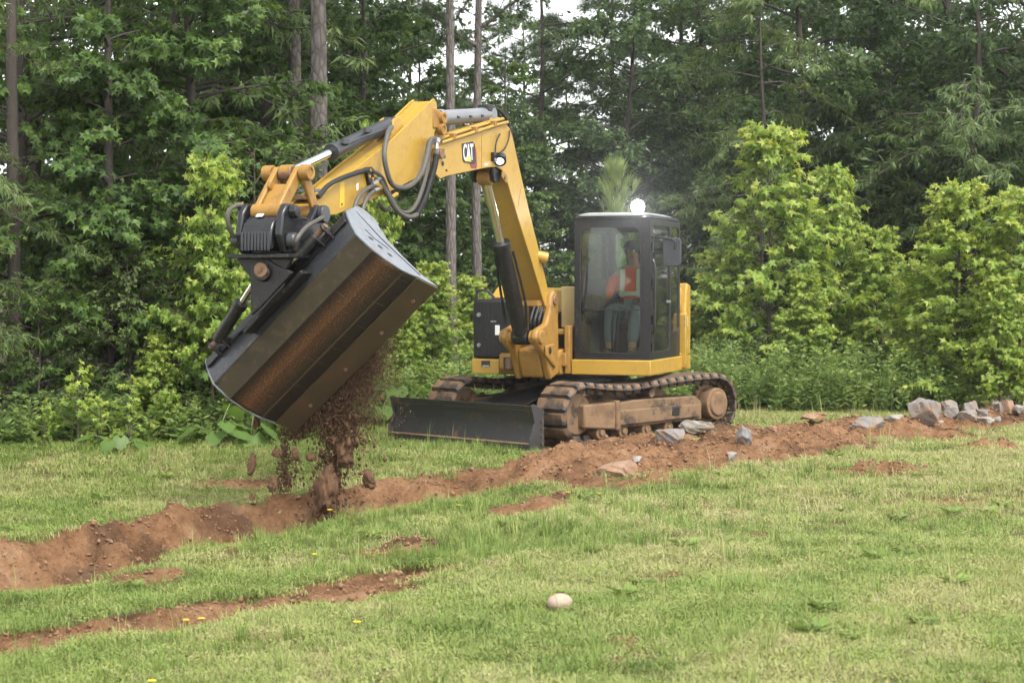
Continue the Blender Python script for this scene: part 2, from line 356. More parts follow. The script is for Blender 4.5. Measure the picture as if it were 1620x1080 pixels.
F = np.stack([idx[:-1, :-1], idx[:-1, 1:], idx[1:, 1:], idx[1:, :-1]], -1).reshape(-1, 4)
woods = sstep(0.0, 2.5, (Y - (19.6 + 0.8*np.clip(X + 4, 0, 6) + 0.25*np.clip(X - 2, 0, 30))))
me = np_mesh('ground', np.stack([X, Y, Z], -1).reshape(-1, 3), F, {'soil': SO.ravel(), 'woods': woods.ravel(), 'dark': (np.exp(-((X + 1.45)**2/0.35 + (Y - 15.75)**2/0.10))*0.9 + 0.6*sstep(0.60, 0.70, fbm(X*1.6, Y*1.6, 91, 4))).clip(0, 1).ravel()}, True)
m, n, l, b = mat('ground_mat')
a1 = n.new('ShaderNodeAttribute'); a1.attribute_name = 'soil'; a2 = n.new('ShaderNodeAttribute'); a2.attribute_name = 'woods'
g1 = noise_node(n, l, 1.4, 6); g2 = noise_node(n, l, 22, 6); g3 = noise_node(n, l, 2.6, 10, rough=0.72)
turf = mix(n, l, g2.outputs['Fac'], (0.12, 0.10, 0.045), (0.17, 0.18, 0.065))
soilc = ramp(n, l, g3.outputs['Fac'], [(0.32, (0.06, 0.032, 0.019)), (0.43, (0.20, 0.095, 0.042)), (0.55, (0.335, 0.182, 0.093)), (0.70, (0.42, 0.28, 0.17))])
soil2 = ramp(n, l, g2.outputs['Fac'], [(0.3, (0.08, 0.042, 0.024)), (0.66, (0.36, 0.21, 0.115))])
sc_ = mix(n, l, 0.4, soilc.outputs[0], soil2.outputs[0])
litter = mix(n, l, g2.outputs['Fac'], (0.04, 0.028, 0.016), (0.09, 0.066, 0.036))
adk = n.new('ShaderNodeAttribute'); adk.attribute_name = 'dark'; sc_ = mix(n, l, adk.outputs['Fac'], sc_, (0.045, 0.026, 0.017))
c = mix(n, l, a2.outputs['Fac'], turf, litter); g5 = noise_node(n, l, 9, 6, rough=0.7); sa_ = n.new('ShaderNodeMath'); sa_.operation = 'MULTIPLY_ADD'; sa_.inputs[1].default_value = 0.7; l.new(g5.outputs['Fac'], sa_.inputs[0]); l.new(a1.outputs['Fac'], sa_.inputs[2])
ss_ = ramp(n, l, sa_.outputs[0], [(0.66, (0, 0, 0)), (0.80, (1, 1, 1))]); c = mix(n, l, ss_.outputs[0], c, sc_)
l.new(c, b.inputs['Base Color']); b.inputs['Roughness'].default_value = 0.95; b.inputs['Specular IOR Level'].default_value = 0.15
bp = n.new('ShaderNodeBump'); bp.inputs['Strength'].default_value = 0.9; bp.inputs['Distance'].default_value = 0.04
g4 = noise_node(n, l, 45, 8, rough=0.75); l.new(g4.outputs['Fac'], bp.inputs['Height']); l.new(bp.outputs[0], b.inputs['Normal'])
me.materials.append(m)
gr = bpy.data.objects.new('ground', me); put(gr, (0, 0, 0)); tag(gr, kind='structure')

# ------------------------------------------------------------------ excavator
C0 = Vector((0.83, 21.3, -0.04))
def frame(az, o):                       # az: heading, degrees clockwise from -Y seen from above ; returns T(forward, left, up)
    a = R_(az); f = (-math.sin(a), -math.cos(a)); q = (-f[1], f[0])
    return lambda u, v, z: (o[0] + u*f[0] + v*q[0], o[1] + u*f[1] + v*q[1], o[2] + z)
U = frame(45.65, C0)                    # undercarriage
S = frame(19.0, C0)                     # upper structure
A = frame(24.0, (0.27, 20.3, 0.0))      # boom plane: A(t, w, z), z above the datum
ex = empty('excavator', C0)
tag(ex, 'yellow tracked excavator with black cab tipping soil from its raised bucket', 'excavator')

# --- tracks
def track_path():
    P = []
    ic, ir, sc_, sr = (1.13, 0.345), 0.305, (-1.12, 0.365), 0.305
    for k in range(13): a = R_(-90 + 15*k); P.append((ic[0] + ir*math.cos(a), ic[1] + ir*math.sin(a)))
    P += [(0.75, 0.605), (0.40, 0.585), (0.05, 0.615), (-0.35, 0.645), (-0.75, 0.665)]
    for k in range(13): a = R_(90 + 15*k); P.append((sc_[0] + sr*math.cos(a), sc_[1] + sr*math.sin(a)))
    P += [(-0.8, 0.04), (0, 0.04), (0.8, 0.04)]
    return P
TP = np.array(track_path() + [track_path()[0]]); seg = np.hypot(*np.diff(TP, axis=0).T); cum = np.concatenate([[0], np.cumsum(seg)])
NS = 43
def at_len(s):
    s = s % cum[-1]; return np.array([np.interp(s, cum, TP[:, 0]), np.interp(s, cum, TP[:, 1])])
# one shoe: x travel, y across, z outward
sh = MB(); p = cum[-1] / NS
I3 = lambda x, y, z: (x, y, z)
sh.box(I3, (-p*0.47, -0.222, -0.012), (p*0.47, 0.222, 0.012))
prof = [(-0.225, 0.012), (0.225, 0.012), (0.195, 0.052), (-0.195, 0.052)]
sh.prism(prof, lambda a, w, q: (w, a, q), -p*0.43, p*0.40)
sh.box(I3, (-p*0.42, -0.09, -0.07), (p*0.30, -0.055, -0.012)); sh.box(I3, (-p*0.42, 0.055, -0.07), (p*0.30, 0.09, -0.012))
for y in (-0.13, 0.13): sh.cyl((-0.03, y, 0.012), (-0.03, y, -0.03), 0.014, n=8); sh.cyl((0.035, y, 0.012), (0.035, y, -0.03), 0.014, n=8)
shoe_o = sh.build('track_shoe', 'track_pad', ex, bevel=0.006, seg=1, origin=(0, 0, 0)); shoe_me = shoe_o.data
first = True
for side, v0, lab in ((1, 0.875, 'mud-caked crawler track nearest the rocks'), (-1, -0.875, 'crawler track on the far side behind the blade')):
    e = empty('track', U(0, v0, 0.3), ex); e['label'] = lab
    for k in range(NS):
        s = k * p; a = at_len(s - p*0.5); bq = at_len(s + p*0.5); c = (a + bq) / 2; d = bq - a; d /= np.hypot(*d)
        X_ = Vector(U(d[0], 0, d[1])) - Vector(U(0, 0, 0)); Zn = Vector(U(d[1], 0, -d[0])) - Vector(U(0, 0, 0)); Yn = Zn.cross(X_)
        w = Vector(U(c[0], v0, c[1]))
        if first: o = shoe_o; first = False
        else:
            o = shoe_o.copy(); col.objects.link(o)
        o.name = 'track_shoe'; o.parent = e
        Mx = Matrix((X_, Yn, Zn)).transposed().to_4x4(); Mx.translation = w - WP[e.name]; o.matrix_local = Mx
    so = v0 + side*0.20                 # outer side
    f = MB()
    prof = [(-0.86, 0.20), (0.62, 0.17), (0.62, 0.44), (0.30, 0.47), (-0.75, 0.47), (-0.86, 0.40)]
    f.prism(prof, U, v0 - 0.17, v0 + 0.17)
    f.prism([(-0.80, 0.23), (0.58, 0.20), (0.58, 0.37), (-0.80, 0.38)], U, v0 + side*0.165, v0 + side*0.205)
    f.build('track_frame', 'muddy_steel', e, bevel=0.015)
    g = MB(); g.prism([(0.60, 0.16), (1.12, 0.20), (1.12, 0.45), (0.60, 0.46)], U, v0 - 0.19, v0 + 0.19)
    g.prism([(0.56, 0.15), (0.63, 0.15), (0.63, 0.48), (0.56, 0.48)], U, v0 - 0.2, v0 + side*0.215)
    g.build('idler_guard', 'mud', e, bevel=0.02)
    MB().cyl(U(1.13, v0 - 0.10, 0.345), U(1.13, v0 + 0.10, 0.345), 0.225, n=28).build('idler', 'muddy_steel', e, bevel=0.02)
    sp = MB(); sp.cyl(U(-1.12, v0 - 0.03, 0.365), U(-1.12, v0 + 0.03, 0.365), 0.215, n=28)
    for k in range(19):
        a = 2*math.pi*k/19; cx, cz = -1.12 + 0.225*math.cos(a), 0.365 + 0.225*math.sin(a)
        sp.cyl(U(cx, v0 - 0.028, cz), U(cx, v0 + 0.028, cz), 0.022, n=8)
    sp.build('sprocket', 'muddy_steel', e, bevel=0.006)
    h = MB(); h.cyl(U(-1.12, v0 + side*0.02, 0.365), U(-1.12, v0 + side*0.19, 0.365), 0.185, n=28); h.cyl(U(-1.12, v0 + side*0.18, 0.365), U(-1.12, v0 + side*0.215, 0.365), 0.145, 0.135, n=28)
    h.build('final_drive', 'mud', e, bevel=0.012)
    for u in (-0.68, -0.30, 0.08, 0.46, 0.82):
        r = MB(); r.cyl(U(u, v0 - 0.16, 0.135), U(u, v0 + 0.16, 0.135), 0.075, n=16); r.cyl(U(u, v0 - 0.185, 0.135), U(u, v0 + 0.185, 0.135), 0.035, n=12)
        r.build('roller', 'mud', e, bevel=0.006)
    MB().cyl(U(0.0, v0 - 0.05, 0.535), U(0.0, v0 + side*0.17, 0.535), 0.05, n=14).build('carrier_roller', 'muddy_steel', e, bevel=0.005)
    rs = MB(); rs.prism([(-0.42, 0.27), (-0.30, 0.27), (-0.30, 0.37), (-0.42, 0.37)], U, v0 + side*0.2, v0 + side*0.215); rs.build('grease_cover', 'black', e, bevel=0.01)
# --- car body and blade
cb = MB(); cb.prism([(-0.65, 0.22), (0.65, 0.22), (0.70, 0.45), (0.45, 0.60), (-0.45, 0.60), (-0.70, 0.45)], U, -0.72, 0.72)
cb.build('car_body', 'muddy_steel', ex, bevel=0.02)
tb = MB(); tb.cyl(U(0, 0, 0.58), U(0, 0, 0.76), 0.47, n=40); tb.ring(U(0, 0, 0.63), U(0, 0, 0.69), 0.52, 0.46, 40)
tb.build('swing_ring', 'black', ex, bevel=0.01)
bl = empty('dozer_blade', U(1.95, 0, 0.0), ex)
mb = MB(); pr = []
for k in range(11):
    z = 0.055 + 0.43*k/10; pr.append((1.985 - 0.085*math.sin(math.pi*(k/10)*0.92) + 0.02*(k/10), z))
pr2 = [(q[0] - 0.028, q[1]) for q in pr[::-1]]
mb.prism(pr + pr2, U, -1.10, 1.10); mb.prism([(1.87, 0.08), (1.955, 0.08), (1.87, 0.22)], U, -1.08, 1.08); mb.prism([(1.86, 0.40), (1.955, 0.42), (1.955, 0.475), (1.86, 0.475)], U, -1.08, 1.08)
mb.build('moldboard', 'blade_steel', bl, bevel=0.006)
ce = MB(); ce.prism([(1.99, -0.035), (2.012, -0.035), (2.0, 0.085), (1.978, 0.085)], U, -1.11, 1.11); ce.build('cutting_edge', 'blade_steel', bl, bevel=0.004)
ws = MB(); ws.prism([(2.0, 0.085), (2.012, 0.085), (2.003, 0.098), (1.99, 0.098)], U, -1.108, 1.108); ws.build('weld_seam', 'mud', bl)
for v in (-1.115, 1.115):
    s_ = 1 if v > 0 else -1
    q = MB(); q.prism([(2.01, -0.02), (2.0, 0.15), (1.93, 0.30), (1.985, 0.49), (1.94, 0.50), (1.80, 0.44), (1.79, 0.02)], U, v - 0.014, v + 0.014); q.build('end_plate', 'blade_steel', bl, bevel=0.005)
    for zz in (0.08, 0.16, 0.24, 0.32): MB().cyl(U(1.835, v - 0.03, zz), U(1.835, v + 0.03, zz), 0.014, n=8).build('bolt', 'muddy_steel', bl)
for v in (-0.42, 0.42):
    q = MB(); q.prism([(0.55, 0.40), (0.62, 0.30), (1.90, 0.10), (1.90, 0.27), (1.2, 0.40), (0.65, 0.52)], U, v - 0.06, v + 0.06); q.build('push_arm', 'black', bl, bevel=0.01)
q = MB()
V = [U(0.55, -0.16, 0.60), U(0.55, 0.16, 0.60), U(1.35, 0.40, 0.44), U(1.35, -0.40, 0.44), U(1.62, -0.44, 0.34), U(1.62, 0.44, 0.34)]
V += [tuple(Vector(p_) - Vector((0, 0, 0.03))) for p_ in V]
q.add(V, [(0, 1, 2, 3), (3, 2, 5, 4), (7, 6, 9, 8), (8, 9, 10, 11), (0, 6, 7, 1), (1, 7, 8, 2), (2, 8, 11, 5), (5, 11, 10, 4), (4, 10, 9, 3), (3, 9, 6, 0)])
q.build('arm_cover', 'black', bl, bevel=0.008)
q = MB(); q.cyl(U(0.6, 0, 0.50), U(1.3, 0, 0.40), 0.055); q.cyl(U(1.3, 0, 0.40), U(1.85, 0, 0.30), 0.03); q.build('blade_cylinder', 'black', bl)

# --- upper structure
up = empty('upper_structure', S(0, 0, 0.74), ex)
def sub(name, matn, parent=up, bevel=0.012, **k):
    return lambda mbx: mbx.build(name, matn, parent, bevel=bevel, **k)
fl = MB(); fl.prism([(-1.0, 0.745), (0.60, 0.745), (0.60, 0.83), (-1.0, 0.83)], S, -1.0, 0.93); sub('platform', 'yellow_worn')(fl)
# counterweight: rounded tail
cwp = [(0.98, -0.55)]
def plan_prism(pts, z0, z1, mbx=None):
    mbx = mbx or MB(); nn = len(pts); V = [S(p_[0], p_[1], z0) for p_ in pts] + [S(p_[0], p_[1], z1) for p_ in pts]
    Fq = [tuple(range(nn)), tuple(range(2*nn-1, nn-1, -1))] + [(i, i+nn, (i+1) % nn + nn, (i+1) % nn) for i in range(nn)]
    mbx.add(V, Fq); return mbx
tail = [(-0.72, 1.03)] + [(-0.75 - 0.62*math.cos(R_(a)) , 1.03*math.sin(R_(a))) for a in range(80, -81, -16)] + [(-0.72, -1.03)]
sub('counterweight', 'yellow')(plan_prism(tail, 0.76, 1.40))
hood = [(0.25, -0.50), (0.25, 0.05), (-0.70, 0.05), (-0.70, 0.98)] + [(-0.72 - 0.55*math.cos(R_(a)), 0.98*math.sin(R_(a))) for a in range(75, -76, -25)] + [(-0.30, -1.0), (-0.30, -0.50)]
sub('engine_hood', 'yellow', bevel=0.03)(plan_prism(hood, 1.405, 1.70))
# skirt under the cab
sk = [(0.70, 0.06), (0.70, 0.975), (-1.14, 0.985), (-1.14, 0.90), (0.60, 0.90), (0.60, 0.06)]
sub('cab_skirt', 'yellow', bevel=0.012)(plan_prism(sk, 0.735, 0.905))
cp = MB(); cp.prism([(-0.70, 0.91), (-1.14, 0.91), (-1.14, 1.73), (-0.98, 1.76), (-0.93, 1.66), (-0.86, 1.20), (-0.80, 1.05)], S, 0.80, 0.985); sub('rear_corner_panel', 'yellow', bevel=0.02)(cp)
MB().box(S, (-0.93, 0.984, 1.25), (-0.99, 0.9875, 1.37)).build('warning_sticker', 'white_sticker', up); MB().box(S, (-0.93, 0.984, 1.00), (-0.98, 0.9875, 1.08)).build('warning_sticker', 'white_sticker', up)
# right-hand tank housing
rp = [(0.86, -1.05), (0.88, -0.62), (0.84, -0.55), (-0.30, -0.55), (-0.30, -1.05)]
sub('tank_housing', 'black', bevel=0.03)(plan_prism(rp, 0.91, 1.575))
for k in range(22):
    if k in (8, 9, 10): pass
rb = MB()
for k in range(24):
    v = -1.03 + k*0.0172; rb.box(S, (0.862 + 0.0006*k, v, 0.95), (0.870 + 0.0006*k, v + 0.008, 1.54))
rb.build('housing_ribs', 'black', up)
sk2 = [(0.87, -1.06), (0.87, -0.73), (0.80, -0.73), (0.80, -0.98), (-0.9, -0.98), (-0.9, -1.06)]
sub('side_skirt', 'yellow')(plan_prism(sk2, 0.735, 0.905))
lt = MB(); lt.box(S, (0.869, -0.94, 0.82), (0.878, -0.84, 0.885)); lt.build('lamp_recess', 'black', up)
lt = MB(); lt.box(S, (0.8785, -0.925, 0.822), (0.8815, -0.845, 0.835)); lt.build('marker_strip', 'white_paint', up)
for zz in (1.06, 1.40): MB().cyl(S(0.865, -0.97, zz), S(0.89, -0.97, zz), 0.024, n=14).build('latch_knob', 'grey_barrel', up)
MB().box(S, (0.872, -0.83, 1.32), (0.882, -0.76, 1.335)).build('housing_handle', 'grey_barrel', up)
MB().box(S, (0.876, -0.775, 1.175), (0.8825, -0.72, 1.285)).build('white_label', 'white_sticker', up)
hr = MB(); hr.tube([S(0.80, -1.02, 1.56), S(0.80, -1.02, 1.66), S(0.80, -0.96, 1.675), S(0.80, -0.88, 1.66), S(0.80, -0.80, 1.575)], 0.014); hr.build('hand_rail', 'black_gloss', up)
hp = MB(); hp.prism([(0.45, 1.60), (0.2, 1.72), (-0.28, 1.74), (-0.28, 1.58), (0.45, 1.58)], S, -0.98, -0.58); sub('tank_cover', 'yellow', bevel=0.02)(hp)
# frame head that carries the boom bracket
fh = MB(); fh.prism([(0.30, 0.735), (0.86, 0.735), (0.92, 0.80), (0.92, 0.95), (0.80, 1.02), (0.30, 1.02)], S, -0.72, -0.02); sub('frame_head', 'yellow_worn', bevel=0.02)(fh)
fo = MB(); fo.prism([(0.918, 0.79), (0.928, 0.79), (0.928, 0.93), (0.918, 0.93)], S, -0.66, -0.52); sub('frame_recess', 'black', bevel=0.01)(fo)
MB().cyl(S(0.93, -0.585, 0.80), S(0.93, -0.585, 0.92), 0.05, n=16).build('swing_pin_cylinder', 'rust_pin', up)
fr_ = MB(); fr_.box(S, (0.35, -0.01, 0.745), (0.74, 0.055, 1.28)); fr_.box(S, (0.30, -0.18, 1.18), (0.70, 0.05, 1.24)); sub('side_upright', 'yellow_worn')(fr_)
ho = MB(); ho.box(S, (0.05, -0.13, 1.25), (0.48, 0.075, 1.72)); sub('cream_panel', 'cream', bevel=0.015)(ho)
bx_ = MB(); bx_.box(S, (0.60, -0.16, 0.83), (0.80, 0.03, 0.98)); sub('valve_box', 'yellow_worn')(bx_)
# hose bundle behind the boom foot
for k in range(6):
    v = -0.42 + 0.05*k
    hb = MB(); hb.tube([S(0.45, v, 1.0), S(0.62, v, 1.15), S(0.72, v + 0.01, 1.32), S(0.60, v + 0.02, 1.5)], 0.019); hb.build('hose', 'rubber', up)

# --- cab
cab = empty('cab', S(0, 0.52, 0.9), ex)
u0, u1, v0, v1, z0, z1 = -0.68, 0.66, 0.085, 0.965, 0.905, 2.47
def rrect(a0, a1, b0, b1, r, k=6):
    P = []
    for cx, cy, st in ((a1 - r, b1 - r, 0), (a0 + r, b1 - r, 90), (a0 + r, b0 + r, 180), (a1 - r, b0 + r, 270)):
        for i in range(k + 1): a = R_(st + 90*i/k); P.append((cx + r*math.cos(a), cy + r*math.sin(a)))
    return P
def panel_with_hole(T, outer, hole, d0, d1, mbx):
    """outer and hole: closed outlines of equal count"""
    nn = len(outer); V = [T(p_[0], d, p_[1]) for d in (d0, d1) for q in (outer, hole) for p_ in q]
    Fq = []
    for i in range(nn):
        j = (i + 1) % nn
        Fq += [(i, j, nn + j, nn + i), (2*nn + j, 2*nn + i, 3*nn + i, 3*nn + j), (i, 2*nn + i, 2*nn + j, j), (nn + j, 3*nn + j, 3*nn + i, nn + i)]
    mbx.add(V, Fq)
def outline(a0, a1, b0, b1, k=6):
    P = rrect(a0, a1, b0, b1, 0.02, k); return P
FT = lambda a, d, z: S(d, a, z)         # front panel: a = left offset, d = forward
fp = MB(); panel_with_hole(FT, outline(v0, v1, z0, z1), rrect(v0 + 0.070, v1 - 0.115, z0 + 0.075, z1 - 0.092, 0.10), u1 - 0.035, u1, fp)
fp.build('front_frame', 'black', cab, bevel=0.006)
gk = MB(); panel_with_hole(FT, rrect(v0 + 0.060, v1 - 0.105, z0 + 0.065, z1 - 0.082, 0.11), rrect(v0 + 0.077, v1 - 0.122, z0 + 0.082, z1 - 0.099, 0.095), u1 + 0.0005, u1 + 0.012, gk); gk.build('window_seal', 'rubber', cab)
zs = 1.46
gt = MB(); gt.prism(rrect(v0 + 0.073, v1 - 0.118, zs + 0.012, z1 - 0.095, 0.09), FT, u1 - 0.018, u1 - 0.012); gt.build('windshield', 'glass', cab)
gt = MB(); gt.prism(rrect(v0 + 0.073, v1 - 0.118, z0 + 0.078, zs - 0.012, 0.09), FT, u1 - 0.018, u1 - 0.012); gt.build('lower_windshield', 'glass', cab)
MB().box(S, (u1 - 0.022, v0 + 0.088, zs - 0.011), (u1 - 0.002, v1 - 0.138, zs + 0.011)).build('window_bar', 'black', cab)
# left side: door with tall glass, then rear quarter glass
ST = lambda a, d, z: S(a, d, z)
um = -0.22
dp = MB(); panel_with_hole(ST, outline(um, u1 - 0.036, z0, z1), rrect(um + 0.045, u1 - 0.075, z0 + 0.09, z1 - 0.08, 0.05), v1 - 0.03, v1 + 0.004, dp); dp.build('door', 'black', cab, bevel=0.006)
dg = MB(); dg.prism(rrect(um + 0.04, u1 - 0.07, z0 + 0.085, z1 - 0.075, 0.05), ST, v1 - 0.016, v1 - 0.010); dg.build('door_glass', 'glass', cab)
qp = MB(); panel_with_hole(ST, outline(u0, um - 0.004, z0, z1), rrect(u0 + 0.05, um - 0.045, z0 + 0.30, z1 - 0.08, 0.05), v1 - 0.032, v1, qp); qp.build('rear_quarter', 'black', cab, bevel=0.006)
qg = MB(); qg.prism(rrect(u0 + 0.045, um - 0.04, z0 + 0.295, z1 - 0.075, 0.05), ST, v1 - 0.018, v1 - 0.012); qg.build('quarter_glass', 'glass', cab)
dh = MB(); dh.box(S, (um + 0.08, v1 + 0.005, 1.53), (um + 0.22, v1 + 0.03, 1.56)); dh.build('door_handle', 'grey_barrel', cab, bevel=0.006)
for zz in (1.05, 1.35, 1.75, 2.15): MB().cyl(S(u1 - 0.03, v1 + 0.012, zz - 0.05), S(u1 - 0.03, v1 + 0.012, zz + 0.05), 0.016, n=10).build('hinge', 'black_gloss', cab)
gb = MB(); gb.tube([S(u1 - 0.02, v1 + 0.02, 1.2), S(u1 + 0.0, v1 + 0.045, 1.3), S(u1 + 0.0, v1 + 0.045, 1.9), S(u1 - 0.02, v1 + 0.02, 2.02)], 0.013); gb.build('grab_bar', 'black', cab)
# right and rear sides
rq = MB(); panel_with_hole(ST, outline(u0, u1 - 0.036, z0, z1), rrect(u0 + 0.08, u1 - 0.14, z0 + 0.42, z1 - 0.12, 0.06), v0, v0 + 0.03, rq); rq.build('right_frame', 'black', cab, bevel=0.006)
rg = MB(); rg.prism(rrect(u0 + 0.075, u1 - 0.135, z0 + 0.415, z1 - 0.115, 0.06), ST, v0 + 0.012, v0 + 0.018); rg.build('right_glass', 'glass', cab)
RT = lambda a, d, z: S(d, a, z)
bk = MB(); panel_with_hole(RT, outline(v0 + 0.031, v1 - 0.033, z0, z1), rrect(v0 + 0.10, v1 - 0.10, z0 + 0.72, z1 - 0.12, 0.06), u0 + 0.002, u0 + 0.034, bk); bk.build('rear_frame', 'black', cab, bevel=0.006)
bg = MB(); bg.prism(rrect(v0 + 0.095, v1 - 0.095, z0 + 0.715, z1 - 0.115, 0.06), RT, u0 + 0.012, u0 + 0.018); bg.build('rear_glass', 'glass', cab)
MB().box(S, (u0 + 0.04, v0 + 0.032, z0 + 0.002), (u1 - 0.04, v1 - 0.034, z0 + 0.03)).build('cab_floor', 'seat_fabric', cab)
# roof: shallow crowned cap
def roof(z_a, z_b, inset, mbx):
    pa = rrect(u0 - 0.01, u1 + 0.03, v0 - 0.012, v1 + 0.012, 0.05, 5); pb = rrect(u0 + inset, u1 - inset*0.6, v0 + inset, v1 - inset, 0.10, 5); nn = len(pa)
    zc = z_b + 0.004
    V = [S(a, b_, z_a) for a, b_ in pa] + [S(a, b_, z_b - 0.03) for a, b_ in pa] + [S(a, b_, z_b) for a, b_ in pb] + [S((u0+u1)/2, (v0+v1)/2, zc)]
    Fq = [tuple(range(nn - 1, -1, -1))]
    for r_ in range(2): Fq += [(r_*nn + i, r_*nn + (i+1) % nn, (r_+1)*nn + (i+1) % nn, (r_+1)*nn + i) for i in range(nn)]
    Fq += [(2*nn + i, 2*nn + (i+1) % nn, 3*nn) for i in range(nn)]
    mbx.add(V, Fq); return mbx
roof(z1 + 0.002, z1 + 0.04, 0.02, MB()).build('roof_rim', 'black', cab, angle=50)
rc = MB(); pb = rrect(u0 + 0.06, u1 + 0.02, v0 + 0.03, v1 - 0.06, 0.08, 5); pc = rrect(u0 + 0.2, u1 - 0.12, v0 + 0.11, v1 - 0.12, 0.08, 5); nn = len(pb)
V = [S(a, b_, z1 + 0.03) for a, b_ in pb] + [S(a, b_, z1 + 0.048) for a, b_ in pb] + [S(a, b_, z1 + 0.072) for a, b_ in pc]
Fq = [(i, (i+1) % nn, nn + (i+1) % nn, nn + i) for i in range(nn)] + [(nn + i, nn + (i+1) % nn, 2*nn + (i+1) % nn, 2*nn + i) for i in range(nn)] + [tuple(range(2*nn, 3*nn))]
rc.add(V, Fq); rc.build('roof_cap', 'white_paint', cab, angle=60)
# roof work lamps
lmp = MB(); lmp.cyl(S(0.50, 0.80, z1 + 0.135), S(0.60, 0.80, z1 + 0.13), 0.075, 0.085, n=24); lmp.box(S, (0.50, 0.77, z1 + 0.04), (0.54, 0.83, z1 + 0.08)); lo = lmp.build('roof_lamp', 'black_gloss', cab)
MB().cyl(S(0.601, 0.80, z1 + 0.13), S(0.612, 0.80, z1 + 0.129), 0.076, 0.07, n=24).build('lamp_lens', 'lamp_lens_bright', cab)
ll = bpy.data.lights.new('roof_lamp_light', 'SPOT'); ll.energy = 170.0; ll.spot_size = R_(56); ll.spot_blend = 0.8; ll.shadow_soft_size = 0.06; ll.color = (1, 0.98, 0.95)
lo2 = bpy.data.objects.new('roof_lamp_light', ll); put(lo2, S(0.66, 0.80, z1 + 0.128), cab)
lo2.rotation_euler = (Vector(S(0, 0, 0)) - Vector(S(1, 0.22, -0.06))).to_track_quat('Z', 'Y').to_euler()
# mirror
mi = MB(); mi.tube([S(u1 - 0.02, v1 + 0.01, 2.26), S(u1 + 0.03, v1 + 0.12, 2.255), S(u1 + 0.02, v1 + 0.27, 2.22), S(u1 + 0.02, v1 + 0.275, 2.12)], 0.013); mi.build('mirror_arm', 'black_gloss', cab)
mm = MB(); mm.prism(rrect(v1 + 0.14, v1 + 0.34, 1.94, 2.25, 0.04), FT, u1 - 0.03, u1 + 0.012); mm.build('mirror_shell', 'blue_black', cab, bevel=0.008)
MB().prism(rrect(v1 + 0.155, v1 + 0.325, 1.955, 2.235, 0.03), FT, u1 - 0.0345, u1 - 0.0305).build('mirror_glass', 'chrome', cab)
# interior
st = MB(); st.prism([(-0.40, 1.20), (0.10, 1.22), (0.12, 1.34), (-0.30, 1.32), (-0.38, 1.9), (-0.50, 1.92), (-0.50, 1.2)], S, 0.30, 0.74); st.prism([(-0.44, 1.93), (-0.38, 1.93), (-0.39, 2.13), (-0.46, 2.13)], S, 0.40, 0.64); st.box(S, (-0.35, 0.36, 0.94), (0.02, 0.68, 1.2)); st.build('driver_seat', 'seat_fabric', cab, bevel=0.03)
for v in (0.20, 0.80):
    q = MB(); q.box(S, (-0.25, v - 0.055, 0.95), (0.22, v + 0.055, 1.42)); q.tube([S(0.17, v, 1.42), S(0.19, v, 1.52), S(0.21, v, 1.58)], 0.016); q.sphere(S(0.22, v, 1.63), 0.045, (0.8, 0.8, 1.3)); q.build('joystick_console', 'seat_fabric', cab, bevel=0.012)
for v in (0.46, 0.53):
    q = MB(); q.tube([S(0.42, v, 0.95), S(0.44, v, 1.2), S(0.38, v, 1.42), S(0.36, v, 1.48)], 0.012); q.box(S, (0.40, v - 0.035, 0.965), (0.55, v + 0.035, 0.985)); q.build('travel_lever', 'black_gloss', cab)
q = MB(); q.prism(rrect(0.17, 0.38, 1.62, 1.80, 0.02), FT, 0.40, 0.43); q.tube([S(0.40, 0.16, 1.70), S(0.40, 0.12, 1.5), S(0.38, 0.13, 1.3)], 0.012); q.build('display_monitor', 'black_gloss', cab)
MB().cyl(S(0.30, 0.47, 0.945), S(0.30, 0.47, 0.96), 0.16, n=24).build('floor_mat', 'rubber', cab)

# --- boom bracket (swings sideways on the frame head)
br = empty('boom_bracket', A(0, 0, 0.75), ex)
for s_ in (-1, 1):
    q = MB(); prof = [(-0.13, 0.72), (0.10, 0.66), (0.17, 0.80), (0.26, 0.95), (0.45, 1.05), (0.50, 1.13), (0.46, 1.22), (0.36, 1.24), (0.20, 1.28), (0.11, 1.42), (0.09, 1.56), (0.02, 1.64), (-0.07, 1.62), (-0.11, 1.52), (-0.12, 1.2)]
    q.prism(prof, A, s_*0.135, s_*0.215); q.build('bracket_cheek', 'yellow_worn', br, bevel=0.025, seg=3)
    q = MB(); q.cyl(A(0.40, s_*0.10, 1.134), A(0.40, s_*0.245, 1.134), 0.075, n=24); q.build('cylinder_boss', 'yellow_worn', br, bevel=0.012)
    MB().cyl(A(0.0, s_*0.2, 1.53), A(0.0, s_*0.235, 1.53), 0.055, n=20).build('pivot_pin', 'rust_pin', br, bevel=0.006)
q = MB(); q.prism([(-0.13, 0.70), (0.12, 0.68), (0.20, 0.86), (0.22, 1.0), (-0.13, 1.05)], A, -0.134, 0.134); q.build('bracket_web', 'yellow_worn', br, bevel=0.03)
q = MB(); q.prism([(0.02, 0.78), (0.29, 0.93), (0.31, 1.04), (0.08, 1.06)], A, 0.216, 0.245); q.build('bracket_rib', 'yellow_worn', br, bevel=0.02)
q = MB(); q.cyl(A(0.20, 0.247, 0.985), A(0.20, 0.2475, 0.985), 0.038, n=18); q.build('lightening_hole', 'logo_black', br)

